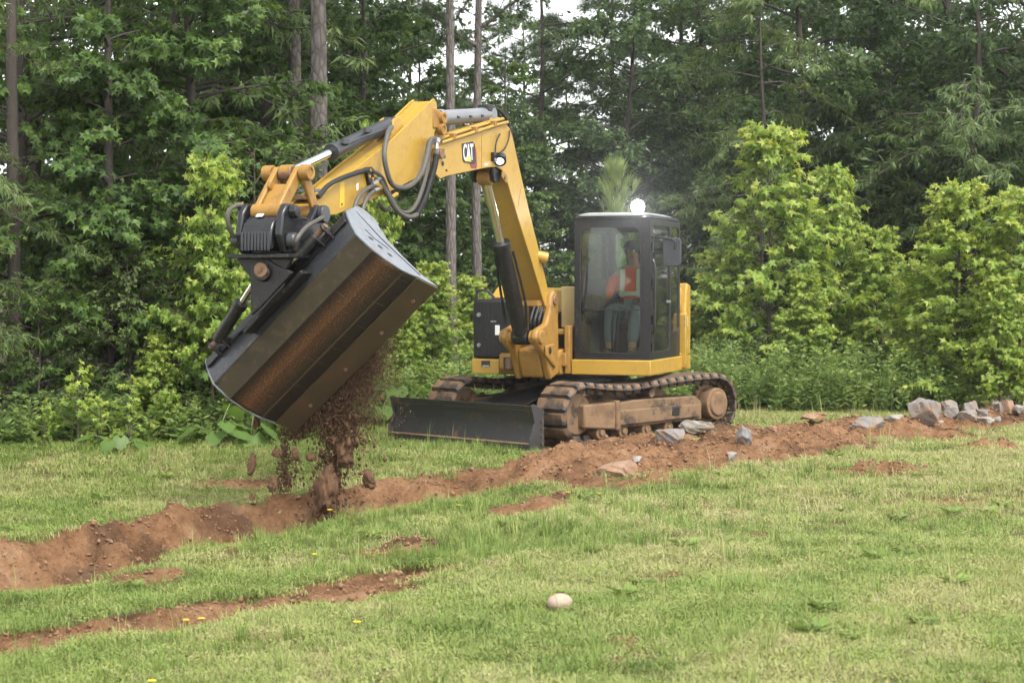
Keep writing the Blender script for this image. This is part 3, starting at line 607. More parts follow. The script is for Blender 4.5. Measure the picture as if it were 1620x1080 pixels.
# --- boom
def inset(P, d):
    P = np.array(P, float); n_ = len(P); out = []
    area = 0.5*np.sum(P[:, 0]*np.roll(P[:, 1], -1) - np.roll(P[:, 0], -1)*P[:, 1]); sg = 1 if area > 0 else -1
    for i in range(n_):
        e1 = P[i] - P[i-1]; e2 = P[(i+1) % n_] - P[i]; n1 = np.array([-e1[1], e1[0]])/np.hypot(*e1)*sg; n2 = np.array([-e2[1], e2[0]])/np.hypot(*e2)*sg
        bis = n1 + n2; bis /= max(1e-6, np.hypot(*bis)); out.append(tuple(P[i] + bis*d/max(0.5, bis @ n1)))
    return out
BOOM = [(2.72, 3.03), (2.08, 3.165), (1.44, 3.30), (1.17, 3.355), (1.08, 3.325), (1.005, 3.244), (0.845, 2.96), (0.60, 2.54), (0.345, 2.14), (0.14, 1.80), (0.02, 1.60), (-0.05, 1.53), (-0.03, 1.45), (0.06, 1.43), (0.14, 1.475), (0.515, 1.97), (0.845, 2.38), (1.04, 2.633), (1.155, 2.79), (1.27, 2.875), (1.40, 2.90), (1.6, 2.885), (2.57, 2.745), (2.71, 2.71), (2.83, 2.764), (2.87, 2.87), (2.82, 2.99)]
bo = MB()
for s_ in (-1, 1): bo.prism(BOOM, A, s_*0.135, s_*0.158)
boom = bo.build('boom', 'yellow', ex, bevel=0.005)
q = MB(); q.prism(inset(BOOM, 0.028), A, -0.134, 0.134); q.build('boom_core', 'yellow', boom, bevel=0.004)
q = MB(); q.box(A, (0.16, -0.133, 1.47), (0.30, 0.133, 1.53)); q.build('foot_plate', 'yellow_worn', boom)
# cover plate line, bolts and lugs on the visible side
q = MB(); q.prism([(1.20, 2.74), (1.30, 2.80), (1.29, 2.86), (1.22, 2.86), (1.15, 2.80)], A, 0.159, 0.175); q.build('lug', 'yellow_worn', boom, bevel=0.004)
q = MB(); q.cyl(A(1.235, 0.174, 2.805), A(1.235, 0.184, 2.805), 0.025, n=14); q.build('lug_bolt', 'rust_pin', boom)
for t_, z_, r_ in ((2.62, 2.93, 0.016), (2.66, 2.86, 0.022), (2.64, 2.99, 0.012), (2.58, 2.80, 0.012)):
    MB().cyl(A(t_, 0.157, z_), A(t_, 0.166, z_), r_, n=12).build('plate_bolt', 'black', boom)
MB().cyl(A(2.72, -0.18, 2.95), A(2.72, 0.19, 2.95), 0.05, n=20).build('stick_pivot_pin', 'rust_pin', boom, bevel=0.006)
q = MB(); q.prism([(1.775, 2.865), (1.765, 2.865), (1.765, 3.215), (1.775, 3.215)], A, 0.1582, 0.1600); q.build('weld_seam', 'yellow_worn', boom)
q = MB(); q.prism([(0.88, 2.50), (0.78, 2.74), (0.772, 2.735), (0.872, 2.495)], A, 0.1582, 0.1600); q.build('weld_seam', 'yellow_worn', boom)
q = MB(); q.prism([(1.70, 2.90), (1.62, 2.905), (1.62, 2.925), (1.70, 2.92)], A, 0.1582, 0.1595); q.build('white_label', 'white_sticker', boom)
# return-line bracket and lamp on the back of the lower boom
q = MB(); q.cyl(A(0.30, 0.10, 2.02), A(0.22, 0.22, 1.98), 0.055, 0.065, n=16); q.build('hose_clamp_drum', 'yellow', boom, bevel=0.01)
q = MB(); q.tube([A(0.36, 0.10, 2.20), A(0.22, 0.12, 2.0), A(0.10, 0.12, 1.85), A(0.02, 0.10, 1.70)], 0.024); q.build('hose', 'rubber', boom)
# steel hydraulic lines along the top edge
for k, (dw, dz) in enumerate(((0.172, 0.0), (0.13, 0.035), (0.09, 0.035), (0.05, 0.03), (0.0, 0.03))):
    q = MB(); q.tube([A(2.72 - 0.03*k, dw, 3.055 + dz), A(2.1, dw, 3.185 + dz), A(1.46, dw, 3.32 + dz), A(1.16 + 0.02*k, dw, 3.375 + dz)], 0.016, sub=3); q.build('hydraulic_line', 'yellow', boom)
for t_, z_ in ((2.45, 3.105), (1.95, 3.21), (1.5, 3.305)):
    q = MB(); q.prism([(t_ - 0.025, z_ + 0.005), (t_ + 0.025, z_ - 0.005), (t_ + 0.025, z_ + 0.055), (t_ - 0.025, z_ + 0.062)], A, -0.02, 0.195); q.build('line_clamp', 'yellow_worn', boom, bevel=0.004)
q = MB(); q.prism([(1.18, 3.34), (1.42, 3.31), (1.30, 3.50), (1.20, 3.50)], A, 0.045, 0.07); q.prism([(1.18, 3.34), (1.42, 3.31), (1.30, 3.50), (1.20, 3.50)], A, -0.07, -0.045); q.build('cylinder_lug', 'yellow', boom, bevel=0.005)
# logo plate
def bar_px(name, poly, w, matn, th=0.004):
    q = MB(); q.prism(poly, A, w, w + th); return q.build(name, matn, boom)
bar_px('logo_plate', [(2.235, 3.08), (1.985, 3.12), (1.955, 3.10), (1.925, 2.925), (1.95, 2.895), (2.185, 2.90), (2.215, 2.92)], 0.1592, 'logo_black')
bar_px('logo_stripe', [(1.945, 3.10), (1.905, 3.03), (1.885, 2.88), (1.91, 2.855), (2.02, 2.858), (2.04, 2.892), (1.95, 2.892), (1.918, 2.92)], 0.1592, 'red_paint')
tcu = bpy.data.curves.new('letters', 'FONT'); tcu.body = 'CAT'; tcu.size = 1.0; tcu.extrude = 0.0; tcu.offset = 0.022; tcu.space_character = 0.86
to = bpy.data.objects.new('letters_tmp', tcu); col.objects.link(to)
bpy.context.view_layer.update()
tm = bpy.data.meshes.new_from_object(to.evaluated_get(bpy.context.evaluated_depsgraph_get())); col.objects.unlink(to); bpy.data.objects.remove(to)
tv = np.array([v.co[:] for v in tm.vertices]); tf = [tuple(p_.vertices) for p_ in tm.polygons]
tv[:, 0] = (tv[:, 0] - tv[:, 0].min()) / np.ptp(tv[:, 0]); tv[:, 1] = (tv[:, 1] - tv[:, 1].min()) / np.ptp(tv[:, 1])
q = MB(); q.add([A(2.222 - 0.262*x + 0.02*(1-y)*0, 0.1645, 2.905 + 0.175*y + 0.02*x) if False else A(2.215 - 0.012*(1 - y) - 0.235*x, 0.1642, 2.912 + 0.165*y + 0.022*x) for x, y, _ in tv], tf); q.build('logo_letters', 'white_sticker', boom)
bar_px('logo_triangle', [(2.155, 2.912), (2.03, 2.916), (2.085, 2.985)], 0.1650, 'logo_yellow', 0.002)
# boom work lamp
q = MB(); q.cyl(A(1.40, 0.195, 3.0), A(1.45, 0.215, 2.955), 0.062, 0.066, n=22); q.cyl(A(1.36, 0.16, 3.0), A(1.41, 0.195, 2.985), 0.045, n=16); q.box(A, (1.46, 0.16, 2.95), (1.55, 0.20, 3.04)); q.build('boom_lamp', 'black_gloss', boom)
d_ = (Vector(A(1.45, 0.215, 2.955)) - Vector(A(1.40, 0.195, 3.0))).normalized(); pl_ = Vector(A(1.45, 0.215, 2.955))
MB().cyl(pl_ + d_*0.001, pl_ + d_*0.008, 0.042, 0.036, n=22).build('boom_lamp_lens', 'lamp_lens', boom)
q = MB(); q.tube([A(1.50, 0.185, 3.03), A(1.46, 0.18, 3.15), A(1.36, 0.175, 3.24)], 0.008); q.tube([A(1.40, 0.19, 3.04), A(1.25, 0.18, 3.10), A(1.15, 0.178, 3.2), A(1.12, 0.176, 3.29)], 0.008); q.build('lamp_cable', 'rubber', boom)

def cylinder(name, p0, p1, frac, rb, rr, parent_mat='black', rod='chrome', nlug=0):
    """hydraulic cylinder: barrel from p0, rod to p1"""
    p0, p1 = Vector(p0), Vector(p1); pm = p0.lerp(p1, frac); d = (p1 - p0).normalized()
    q = MB(); q.cyl(p0 + d*0.05, pm, rb, n=24); q.cyl(pm - d*0.07, pm + d*0.012, rb*1.14, n=24)
    a, b_ = orth(d); lat = Vector(A(0, 1, 0)) - Vector(A(0, 0, 0)); q.cyl(p0 - lat*rb*0.95, p0 + lat*rb*0.95, rb*0.95, n=20)
    o = q.build(name, parent_mat, ex, bevel=0.006)
    r = MB(); r.cyl(pm, p1 - d*0.02, rr, n=20); r.build('rod', rod, o)
    e = MB(); e.cyl(p1 - lat*rb*0.8, p1 + lat*rb*0.8, rr*1.7, n=20); e.build('rod_eye', 'yellow_worn' if rod == 'chrome' else 'black', o, bevel=0.005)
    return o
bc = cylinder('boom_cylinder', A(0.40, 0, 1.134), A(1.33, 0, 2.80), 0.60, 0.088, 0.047)
q = MB(); q.tube([A(0.5, 0.10, 1.24), A(0.60, 0.13, 1.5), A(0.78, 0.12, 1.85), A(0.86, 0.10, 2.05)], 0.014); q.build('feed_pipe', 'black', bc)
q = MB(); q.tube([A(0.55, -0.13, 1.30), A(0.66, -0.13, 1.6), A(0.80, -0.12, 1.92), A(0.88, -0.09, 2.12)], 0.014); q.build('feed_pipe', 'black', bc)
q = MB(); q.prism([(1.26, 2.75), (1.40, 2.75), (1.44, 2.92), (1.22, 2.88)], A, -0.13, -0.10); q.prism([(1.26, 2.75), (1.40, 2.75), (1.44, 2.92), (1.22, 2.88)], A, 0.10, 0.13); q.build('rod_bracket', 'black', boom, bevel=0.01)
scy = cylinder('stick_cylinder', A(1.26, 0, 3.45), A(2.62, 0, 3.30), 0.86, 0.075, 0.045, 'grey_barrel')
q = MB(); q.box(A, (1.22, -0.06, 3.47), (1.40, 0.07, 3.545)); q.build('port_block', 'black', scy, bevel=0.012)
for k in range(3): MB().box(A, (1.55 + 0.28*k, 0.07, 3.40 - 0.03*k), (1.60 + 0.28*k, 0.085, 3.42 - 0.03*k)).build('barrel_clip', 'black', scy)
q = MB(); q.tube([A(1.22, 0.03, 3.53), A(1.10, 0.06, 3.50), A(0.99, 0.10, 3.40), A(0.95, 0.12, 3.25), A(0.88, 0.13, 3.05)], 0.016); q.build('hose', 'rubber', scy)
q = MB(); q.tube([A(1.24, -0.03, 3.54), A(1.05, -0.02, 3.54), A(0.93, 0.0, 3.40), A(0.90, 0.02, 3.2)], 0.016); q.build('hose', 'rubber', scy)

# --- stick
ST_ = [(2.75, 3.14), (2.68, 3.30), (2.70, 3.44), (2.76, 3.475), (2.85, 3.434), (3.62, 3.023), (4.27, 2.741), (4.95, 2.425), (5.10, 2.37), (5.16, 2.29), (5.12, 2.21), (5.02, 2.21), (4.90, 2.285), (4.66, 2.303), (4.05, 2.448), (3.58, 2.569), (2.99, 2.736), (2.82, 2.80), (2.76, 2.90)]
sk_ = MB()
for s_ in (-1, 1): sk_.prism(ST_, A, s_*0.098, s_*0.118)
stick = sk_.build('stick', 'yellow', ex, bevel=0.005)
q = MB(); q.prism(inset(ST_, 0.02), A, -0.097, 0.097); q.build('stick_core', 'yellow', stick, bevel=0.004)
q = MB(); q.prism([(2.60, 3.20), (2.80, 3.18), (2.80, 3.40), (2.62, 3.37)], A, 0.08, 0.128); q.prism([(2.60, 3.20), (2.80, 3.18), (2.80, 3.40), (2.62, 3.37)], A, -0.128, -0.08); q.build('rod_lug', 'yellow_worn', stick, bevel=0.02)
for t_, z_ in ((2.62, 3.30), (2.63, 3.19)):
    q = MB(); q.ring(A(t_, 0.10, z_), A(t_, 0.165, z_), 0.058, 0.03, 22); q.cyl(A(t_, 0.12, z_), A(t_, 0.155, z_), 0.031, n=18); q.build('pin_boss', 'yellow_worn', stick, bevel=0.005)
q = MB(); q.prism([(3.30, 3.10), (3.62, 2.98), (3.50, 3.22), (3.42, 3.25), (3.34, 3.22)], A, 0.05, 0.08); q.prism([(3.30, 3.10), (3.62, 2.98), (3.50, 3.22), (3.42, 3.25), (3.34, 3.22)], A, -0.08, -0.05); q.build('cylinder_lug', 'yellow', stick, bevel=0.006)
q = MB(); q.cyl(A(5.09, -0.14, 2.29), A(5.09, 0.14, 2.29), 0.075, n=22); q.build('stick_nose', 'yellow_worn', stick, bevel=0.008)
q = MB(); q.box(A, (4.90, -0.10, 2.42), (5.02, 0.10, 2.46)); q.build('nose_grating', 'rust_pin', stick, bevel=0.004)
for k in range(5):
    MB().box(A, (4.80, -0.085 + 0.036*k, 2.49), (4.95, -0.070 + 0.036*k, 2.515)).build('grating_bar', 'steel_plate', stick)
q = MB(); q.prism([(4.17, 2.735), (4.06, 2.75), (4.005, 2.61), (4.115, 2.585)], A, 0.119, 0.150); bk_ = q.build('valve_bracket', 'black', stick, bevel=0.004)
for t_, z_ in ((4.10, 2.715), (4.06, 2.64), (4.12, 2.66)):
    MB().cyl(A(t_, 0.149, z_), A(t_, 0.158, z_), 0.014, n=10).build('bracket_bolt', 'yellow', stick)
q = MB(); q.prism([(4.60, 2.575), (4.52, 2.60), (4.52, 2.38), (4.60, 2.36)], A, 0.1186, 0.1205); q.build('warning_sticker', 'yellow_sticker', stick)
q = MB(); q.prism([(4.585, 2.40), (4.565, 2.375), (4.545, 2.408)], A, 0.1207, 0.1212); q.build('warning_mark', 'logo_black', stick)
q = MB(); q.prism([(4.30, 2.585), (4.265, 2.595), (4.265, 2.535), (4.30, 2.525)], A, 0.1186, 0.1205); q.build('white_label', 'white_sticker', stick)
q = MB(); q.tube([A(5.0, 0.135, 2.44), A(4.84, 0.15, 2.55), A(4.57, 0.15, 2.63), A(4.24, 0.145, 2.70), A(4.13, 0.14, 2.715)], 0.022); q.build('hose', 'rubber', stick)
q = MB(); q.tube([A(4.02, 0.17, 2.60), A(3.7, 0.13, 2.50), A(3.55, 0.13, 2.53)], 0.02, sub=3); q.build('stick_pipe', 'yellow', stick)
HOSES = {
 'A': [(3.58, 0.09, 3.14), (3.80, 0.17, 3.07), (3.93, 0.2, 2.88), (3.92, 0.22, 2.72), (3.83, 0.23, 2.6), (3.64, 0.24, 2.58), (3.42, 0.24, 2.64), (3.23, 0.23, 2.76), (3.10, 0.21, 2.91), (3.00, 0.2, 3.06), (2.75, 0.185, 3.08)],
 'B': [(3.93, 0.155, 2.63), (3.86, 0.19, 2.52), (3.74, 0.22, 2.38), (3.57, 0.24, 2.32), (3.38, 0.25, 2.35), (3.21, 0.24, 2.49), (3.06, 0.23, 2.68), (2.94, 0.22, 2.85), (2.90, 0.21, 2.98)],
 'C': [(4.09, 0.155, 2.72), (3.92, 0.17, 2.66), (3.82, 0.18, 2.53), (3.67, 0.2, 2.39), (3.51, 0.21, 2.36), (3.34, 0.21, 2.43), (3.19, 0.21, 2.6), (3.05, 0.2, 2.83), (3.00, 0.195, 3.01), (2.78, 0.19, 3.08)],
 'F': [(4.06, 0.155, 2.58), (4.30, 0.19, 2.52), (4.44, 0.2, 2.43), (4.52, 0.2, 2.30)],
 'F2': [(4.04, 0.155, 2.54), (4.21, 0.19, 2.48), (4.30, 0.2, 2.41), (4.38, 0.2, 2.27)],
 'G': [(3.84, 0.1, 2.42), (3.62, 0.05, 2.38), (3.40, 0.0, 2.44), (3.28, -0.05, 2.60)]}
for k_, pts in HOSES.items():
    q = MB(); q.tube([A(*p_) for p_ in pts], 0.024 if k_ in 'AB' else 0.020); q.build('hydraulic_hose', 'hose', stick)
rs_ = MB(); pts = smooth_path([A(3.38, 0.25, 2.35), A(3.21, 0.24, 2.49), A(3.06, 0.23, 2.68), A(2.94, 0.22, 2.85), A(2.91, 0.21, 2.93)], 14)
for k in range(0, len(pts) - 1, 1): rs_.cyl(pts[k], tuple(np.array(pts[k])*0.45 + np.array(pts[k+1])*0.55), 0.030, n=10)
rs_.build('hose_guard_spiral', 'rubber', stick)
q = MB(); q.cyl(A(2.905, 0.21, 2.95), A(2.875, 0.205, 3.05), 0.026, 0.02, n=12); q.cyl(A(2.88, 0.205, 3.04), A(2.86, 0.20, 3.08), 0.032, n=6); q.build('hose_fitting', 'fitting', stick)
for t_, z_ in ((4.03, 2.60), (4.0, 2.545), (3.95, 2.645)):
    q = MB(); q.cyl(A(t_ + 0.05, 0.155, z_ - 0.01), A(t_ - 0.04, 0.155, z_ + 0.015), 0.026, n=8); q.build('hose_fitting', 'fitting', stick)

bcy = cylinder('bucket_cylinder', A(3.42, 0, 3.185), A(5.27, 0, 2.635), 0.60, 0.068, 0.038, 'blue_black')
q = MB(); q.box(A, (3.95, 0.055, 3.06), (4.06, 0.085, 3.10)); q.box(A, (4.36, 0.05, 2.93), (4.46, 0.085, 2.97)); q.tube([A(3.56, 0.075, 3.14), A(4.0, 0.08, 3.04), A(4.4, 0.08, 2.93)], 0.013, sub=2); q.build('feed_pipe', 'blue_black', bcy)
# bucket linkage
lk = empty('bucket_linkage', A(5.4, 0, 2.4), ex)
def bar2(p, q_, r0, r1, w0, w1, mb_):
    p, q_ = np.array(p), np.array(q_); d = (q_ - p)/np.hypot(*(q_ - p)); n_ = np.array([-d[1], d[0]]); P = []
    for k in range(7): a = math.pi/2 + math.pi*k/6; P.append(tuple(p + r0*(d*math.cos(a) + n_*math.sin(a))))
    for k in range(7): a = -math.pi/2 + math.pi*k/6; P.append(tuple(q_ + r1*(d*math.cos(a) + n_*math.sin(a))))
    mb_.prism(P, A, w0, w1)
for s_ in (-1, 1):
    q = MB(); bar2((5.27, 2.63), (5.57, 2.30), 0.055, 0.06, s_*0.075, s_*0.125, q); q.build('link_side', 'yellow_worn', lk, bevel=0.012)
    q = MB(); bar2((5.26, 2.62), (5.06, 2.28), 0.055, 0.05, s_*0.135, s_*0.17, q); q.build('guide_link', 'yellow_worn', lk, bevel=0.01)
    q = MB(); q.ring(A(5.27, s_*0.135, 2.63), A(5.27, s_*0.225, 2.63), 0.068, 0.036, 24); q.cyl(A(5.27, s_*0.14, 2.63), A(5.27, s_*0.215, 2.63), 0.037, n=18); q.build('link_boss', 'yellow_worn', lk, bevel=0.006)
q = MB(); q.cyl(A(5.27, -0.06, 2.63), A(5.27, 0.06, 2.63), 0.065, n=22); q.build('rod_bushing', 'rust_pin', lk, bevel=0.005)
q = MB(); q.prism([(5.37, 2.49), (5.40, 2.535), (5.58, 2.335), (5.54, 2.30)], A, -0.074, 0.074); q.build('link_web', 'yellow_worn', lk, bevel=0.008)
q = MB(); q.prism([(5.40, 2.53), (5.47, 2.56), (5.48, 2.50), (5.44, 2.47)], A, -0.075, -0.045); q.build('lifting_eye', 'yellow_worn', lk, bevel=0.01)
q = MB(); q.cyl(A(5.57, -0.145, 2.295), A(5.57, 0.145, 2.295), 0.068, n=24); q.build('link_tube', 'yellow_worn', lk, bevel=0.01)

# --- quick hitch (black) and tilt bracket
hi = empty('quick_hitch', A(5.4, 0, 2.0), ex)
q = MB(); prof = [(5.60, 2.28), (5.72, 2.20), (5.77, 2.10), (5.77, 1.99), (5.72, 1.97), (5.68, 2.06), (5.45, 2.13), (5.40, 2.22)]
q.prism(prof, A, -0.155, 0.135); q.build('hitch_nose', 'black_gloss', hi, bevel=0.015)
for k in range(9):
    q = MB(); q.box(A, (5.768, -0.14 + 0.031*k, 1.975), (5.782, -0.118 + 0.031*k, 2.125)); q.build('nose_rib', 'blue_black', hi, bevel=0.003)
for s_, wa, wb in ((-1, -0.165, -0.225), (1, 0.145, 0.215)):
    q = MB(); q.prism([(5.70, 2.28), (5.63, 2.36), (5.52, 2.36), (5.46, 2.28), (5.25, 2.24), (5.13, 2.37), (5.02, 2.35), (4.98, 2.24), (5.08, 1.96), (5.66, 1.95), (5.74, 2.10)], A, wa, wb); q.build('hitch_cheek', 'black_gloss', hi, bevel=0.015)
    q = MB(); q.cyl(A(5.57, wb, 2.295), A(5.57, wb + s_*0.06, 2.295), 0.06, 0.05, n=8); q.build('pin_head', 'black_gloss', hi, bevel=0.006)
    q = MB(); q.cyl(A(5.09, wb, 2.29), A(5.09, wb + s_*0.05, 2.29), 0.075, n=20); q.build('pivot_head', 'blue_black', hi, bevel=0.008)
    q = MB(); q.cyl(A(5.62, wb, 2.06), A(5.62, wb + s_*0.085, 2.06), 0.07, 0.06, n=20); q.build('side_boss', 'blue_black', hi, bevel=0.02)
    q = MB(); q.cyl(A(5.30, wb, 2.02), A(5.30, wb + s_*0.08, 2.02), 0.065, 0.055, n=20); q.build('side_boss', 'blue_black', hi, bevel=0.02)
MB().box(A, (5.04, -0.30, 1.915), (5.74, 0.28, 1.948)).build('hitch_deck', 'black', hi, bevel=0.006)
MB().box(A, (5.06, -0.16, 1.949), (5.60, 0.14, 2.10)).build('hitch_body', 'black', hi, bevel=0.01)
q = MB(); nrm = Vector(A(0.5, 0, 0.8)) - Vector(A(0, 0, 0))
lb = [(5.615, -0.07, 2.288), (5.615, -0.005, 2.288), (5.668, -0.005, 2.252), (5.668, -0.07, 2.252)]
q.add([Vector(A(*p_)) + nrm*0.004*k for k in (0, 1) for p_ in lb], [(0, 1, 2, 3), (4, 7, 6, 5), (0, 4, 5, 1), (1, 5, 6, 2), (2, 6, 7, 3), (3, 7, 4, 0)]); q.build('white_label', 'white_sticker', hi)
q = MB(); q.tube([A(5.42, -0.24, 2.30), A(5.58, -0.27, 2.35), A(5.73, -0.28, 2.31), A(5.75, -0.28, 2.21), A(5.68, -0.28, 2.1), A(5.62, -0.26, 2.05)], 0.019); q.build('hose', 'hose', hi)
q = MB(); q.tube([A(5.10, 0.24, 2.27), A(5.27, 0.30, 2.24), A(5.51, 0.32, 2.17), A(5.66, 0.32, 2.07), A(5.62, 0.28, 1.99)], 0.019); q.build('hose', 'hose', hi)
q = MB(); q.cyl(A(4.95, 0.0, 1.80), A(5.70, 0.0, 1.80), 0.075, n=20); q.build('tilt_hub', 'black', hi, bevel=0.01)
for t0_ in (5.06, 5.60):
    q = MB(); q.prism([(-0.27, 1.914), (0.26, 1.914), (0.20, 1.82), (0.09, 1.72), (-0.09, 1.72), (-0.20, 1.82)], lambda a, d, z: A(d, a, z), t0_, t0_ + 0.045); q.build('tilt_hanger', 'black', hi, bevel=0.008)

# --- tilt bucket
BO = Vector((-1.8945, 15.3257, 1.4887)); av = Vector((0.6753, -0.3071, 0.6706)); cv = Vector((0.7124, 0.5070, -0.4852)); nv = Vector((-0.1909, 0.8054, 0.5611))
Bk = lambda c, a, n_: tuple(BO + av*a + cv*c + nv*n_)      # prism(profile (c, n), a0, a1)
HB = 0.92
bu = empty('tilt_bucket', BO, ex)
key = [(0.0, 0.0), (0.158, -0.089), (0.32, -0.117), (0.50, -0.102), (0.66, -0.050), (0.80, -0.020)]
PR = []
for i in range(len(key) - 1):
    for k in range(6): PR.append((key[i][0] + (key[i+1][0] - key[i][0])*k/6, key[i][1] + (key[i+1][1] - key[i][1])*k/6))
PR.append(key[-1])
NA = 60; arc = np.concatenate([[0], np.cumsum([math.dist(PR[i], PR[i+1]) for i in range(len(PR)-1)])]); arc /= arc[-1]
V = []; BC = []; BA = []
for i, (c, n_) in enumerate(PR):
    for k in range(NA + 1):
        a = -HB + 2*HB*k/NA; dent = 0.006*(fbm(np.array([a*3]), np.array([c*5]), 7, 3)[0] - 0.5)
        V.append(tuple(Vector(Bk(c, a, n_ + dent)) - BO)); BC.append(arc[i]); BA.append(a)
Fq = [(i*(NA+1) + k, i*(NA+1) + k + 1, (i+1)*(NA+1) + k + 1, (i+1)*(NA+1) + k) for i in range(len(PR)-1) for k in range(NA)]
me = np_mesh('shell', np.array(V), np.array(Fq), {'bc': BC, 'ba': BA}, True)
m, n, l, b = mat('bucket_rust')
a1 = n.new('ShaderNodeAttribute'); a1.attribute_name = 'bc'; a2 = n.new('ShaderNodeAttribute'); a2.attribute_name = 'ba'
cx = n.new('ShaderNodeCombineXYZ'); l.new(a1.outputs['Fac'], cx.inputs[0]); l.new(a2.outputs['Fac'], cx.inputs[1])
mp = n.new('ShaderNodeMapping'); mp.inputs['Scale'].default_value = (9, 1.6, 1); l.new(cx.outputs[0], mp.inputs[0])
n1 = noise_node(n, l, 2.2, 8, mp.outputs[0], 0.65); mp2 = n.new('ShaderNodeMapping'); mp2.inputs['Scale'].default_value = (1, 1.6, 1); l.new(cx.outputs[0], mp2.inputs[0])
n2 = noise_node(n, l, 60, 6, mp2.outputs[0], 0.7)
sh_ = n.new('ShaderNodeMath'); sh_.operation = 'MULTIPLY_ADD'; sh_.inputs[1].default_value = 0.14; l.new(n1.outputs['Fac'], sh_.inputs[0]); l.new(a1.outputs['Fac'], sh_.inputs[2])
band = ramp(n, l, sh_.outputs[0], [(0.07, (0.050, 0.040, 0.022)), (0.25, (0.070, 0.052, 0.024)), (0.275, (0.020, 0.016, 0.011)), (0.35, (0.045, 0.024, 0.011)), (0.46, (0.125, 0.052, 0.016)), (0.56, (0.072, 0.037, 0.014)), (0.68, (0.034, 0.025, 0.013)), (0.86, (0.026, 0.018, 0.011))])
sp_ = ramp(n, l, n2.outputs['Fac'], [(0.53, (0, 0, 0)), (0.60, (0.7,)*3)])
mk_ = ramp(n, l, a1.outputs['Fac'], [(0.27, (0, 0, 0)), (0.34, (1, 1, 1)), (0.5, (1, 1, 1)), (0.60, (0, 0, 0))])
mu = n.new('ShaderNodeMath'); mu.operation = 'MULTIPLY'; l.new(sp_.outputs[0], mu.inputs[0]); l.new(mk_.outputs[0], mu.inputs[1])
c1 = mix(n, l, mu.outputs[0], band.outputs[0], (0.36, 0.20, 0.10))
mp3 = n.new('ShaderNodeMapping'); mp3.inputs['Scale'].default_value = (2.0, 55, 1); mp3.inputs['Rotation'].default_value = (0, 0, 0.12); l.new(cx.outputs[0], mp3.inputs[0])
n5 = noise_node(n, l, 1.0, 3, mp3.outputs[0], 0.6); s5 = ramp(n, l, n5.outputs['Fac'], [(0.60, (0, 0, 0)), (0.68, (0.45,)*3)]); c1 = mix(n, l, s5.outputs[0], c1, (0.16, 0.12, 0.08))
n3 = noise_node(n, l, 14, 6, mp.outputs[0], 0.6); dk = ramp(n, l, n3.outputs['Fac'], [(0.38, (0.55,)*3), (0.6, (1, 1, 1))])
mm_ = n.new('ShaderNodeMix'); mm_.data_type = 'RGBA'; mm_.blend_type = 'MULTIPLY'; mm_.inputs[0].default_value = 0.8; l.new(c1, mm_.inputs[6]); l.new(dk.outputs[0], mm_.inputs[7])
l.new(mm_.outputs[2], b.inputs['Base Color']); b.inputs['Roughness'].default_value = 0.72; b.inputs['Specular IOR Level'].default_value = 0.3
bp = n.new('ShaderNodeBump'); bp.inputs['Strength'].default_value = 1.0; bp.inputs['Distance'].default_value = 0.012; l.new(n2.outputs['Fac'], bp.inputs['Height']); l.new(bp.outputs[0], b.inputs['Normal'])
me.set_sharp_from_angle(angle=R_(12)); me.materials.append(m)
o = bpy.data.objects.new('shell', me); put(o, BO, bu); sm = o.modifiers.new('thick', 'SOLIDIFY'); sm.thickness = 0.018; sm.offset = 0
o['label'] = 'rust-streaked curved back plate of the bucket'
simple('wear_olive', (0.062, 0.048, 0.024), (0.034, 0.027, 0.015), 5, 0.7, dirt=(0.12, 0.085, 0.05), dscale=14, dlo=0.54, dhi=0.66, damt=0.6, bump=0.2, bscale=50)
simple('edge_rust', (0.085, 0.055, 0.024), (0.04, 0.029, 0.016), 4, 0.7, dirt=(0.14, 0.065, 0.026), dscale=4, dlo=0.5, dhi=0.7, damt=0.7, bump=0.25, bscale=40)
q = MB(); q.prism([(0.652, -0.075), (0.90, -0.018), (0.905, 0.002), (0.655, -0.045)], Bk, -HB - 0.008, HB + 0.008); q.build('cutting_edge', 'edge_rust', bu, bevel=0.005)
for a in (-0.62, -0.15, 0.32, 0.72): MB().cyl(Bk(0.80, a, -0.037), Bk(0.797, a, -0.050), 0.02, 0.016, n=12).build('edge_bolt', 'rust_pin', bu)
q = MB(); q.prism([(0.004, -0.014), (0.160, -0.104), (0.172, -0.098), (0.16, -0.088), (0.01, 0.0)], Bk, -HB - 0.004, HB + 0.004); q.build('wear_plate', 'wear_olive', bu, bevel=0.003)
q = MB(); q.prism([(0.495, -0.116), (0.515, -0.112), (0.513, -0.100), (0.495, -0.104)], Bk, -HB, HB); q.build('weld_seam', 'edge_rust', bu, bevel=0.003)
q = MB(); q.prism([(-0.06, 0.28), (-0.052, 0.17), (-0.03, 0.07), (0.0, -0.012), (0.018, 0.0), (-0.01, 0.08), (-0.03, 0.18), (-0.035, 0.28)], Bk, -HB, HB); q.build('back_band', 'blue_black', bu, bevel=0.004, angle=60)
q = MB(); q.prism([(-0.085, 0.235), (-0.062, 0.235), (-0.055, 0.15), (-0.075, 0.15)], Bk, -HB + 0.01, HB - 0.01); q.build('stiffener_bar', 'black', bu, bevel=0.005)
q = MB(); q.prism([(-0.065, 0.28), (0.10, 0.50), (0.115, 0.49), (-0.045, 0.265)], Bk, -HB, HB); q.build('top_plate', 'blue_black', bu, bevel=0.004)
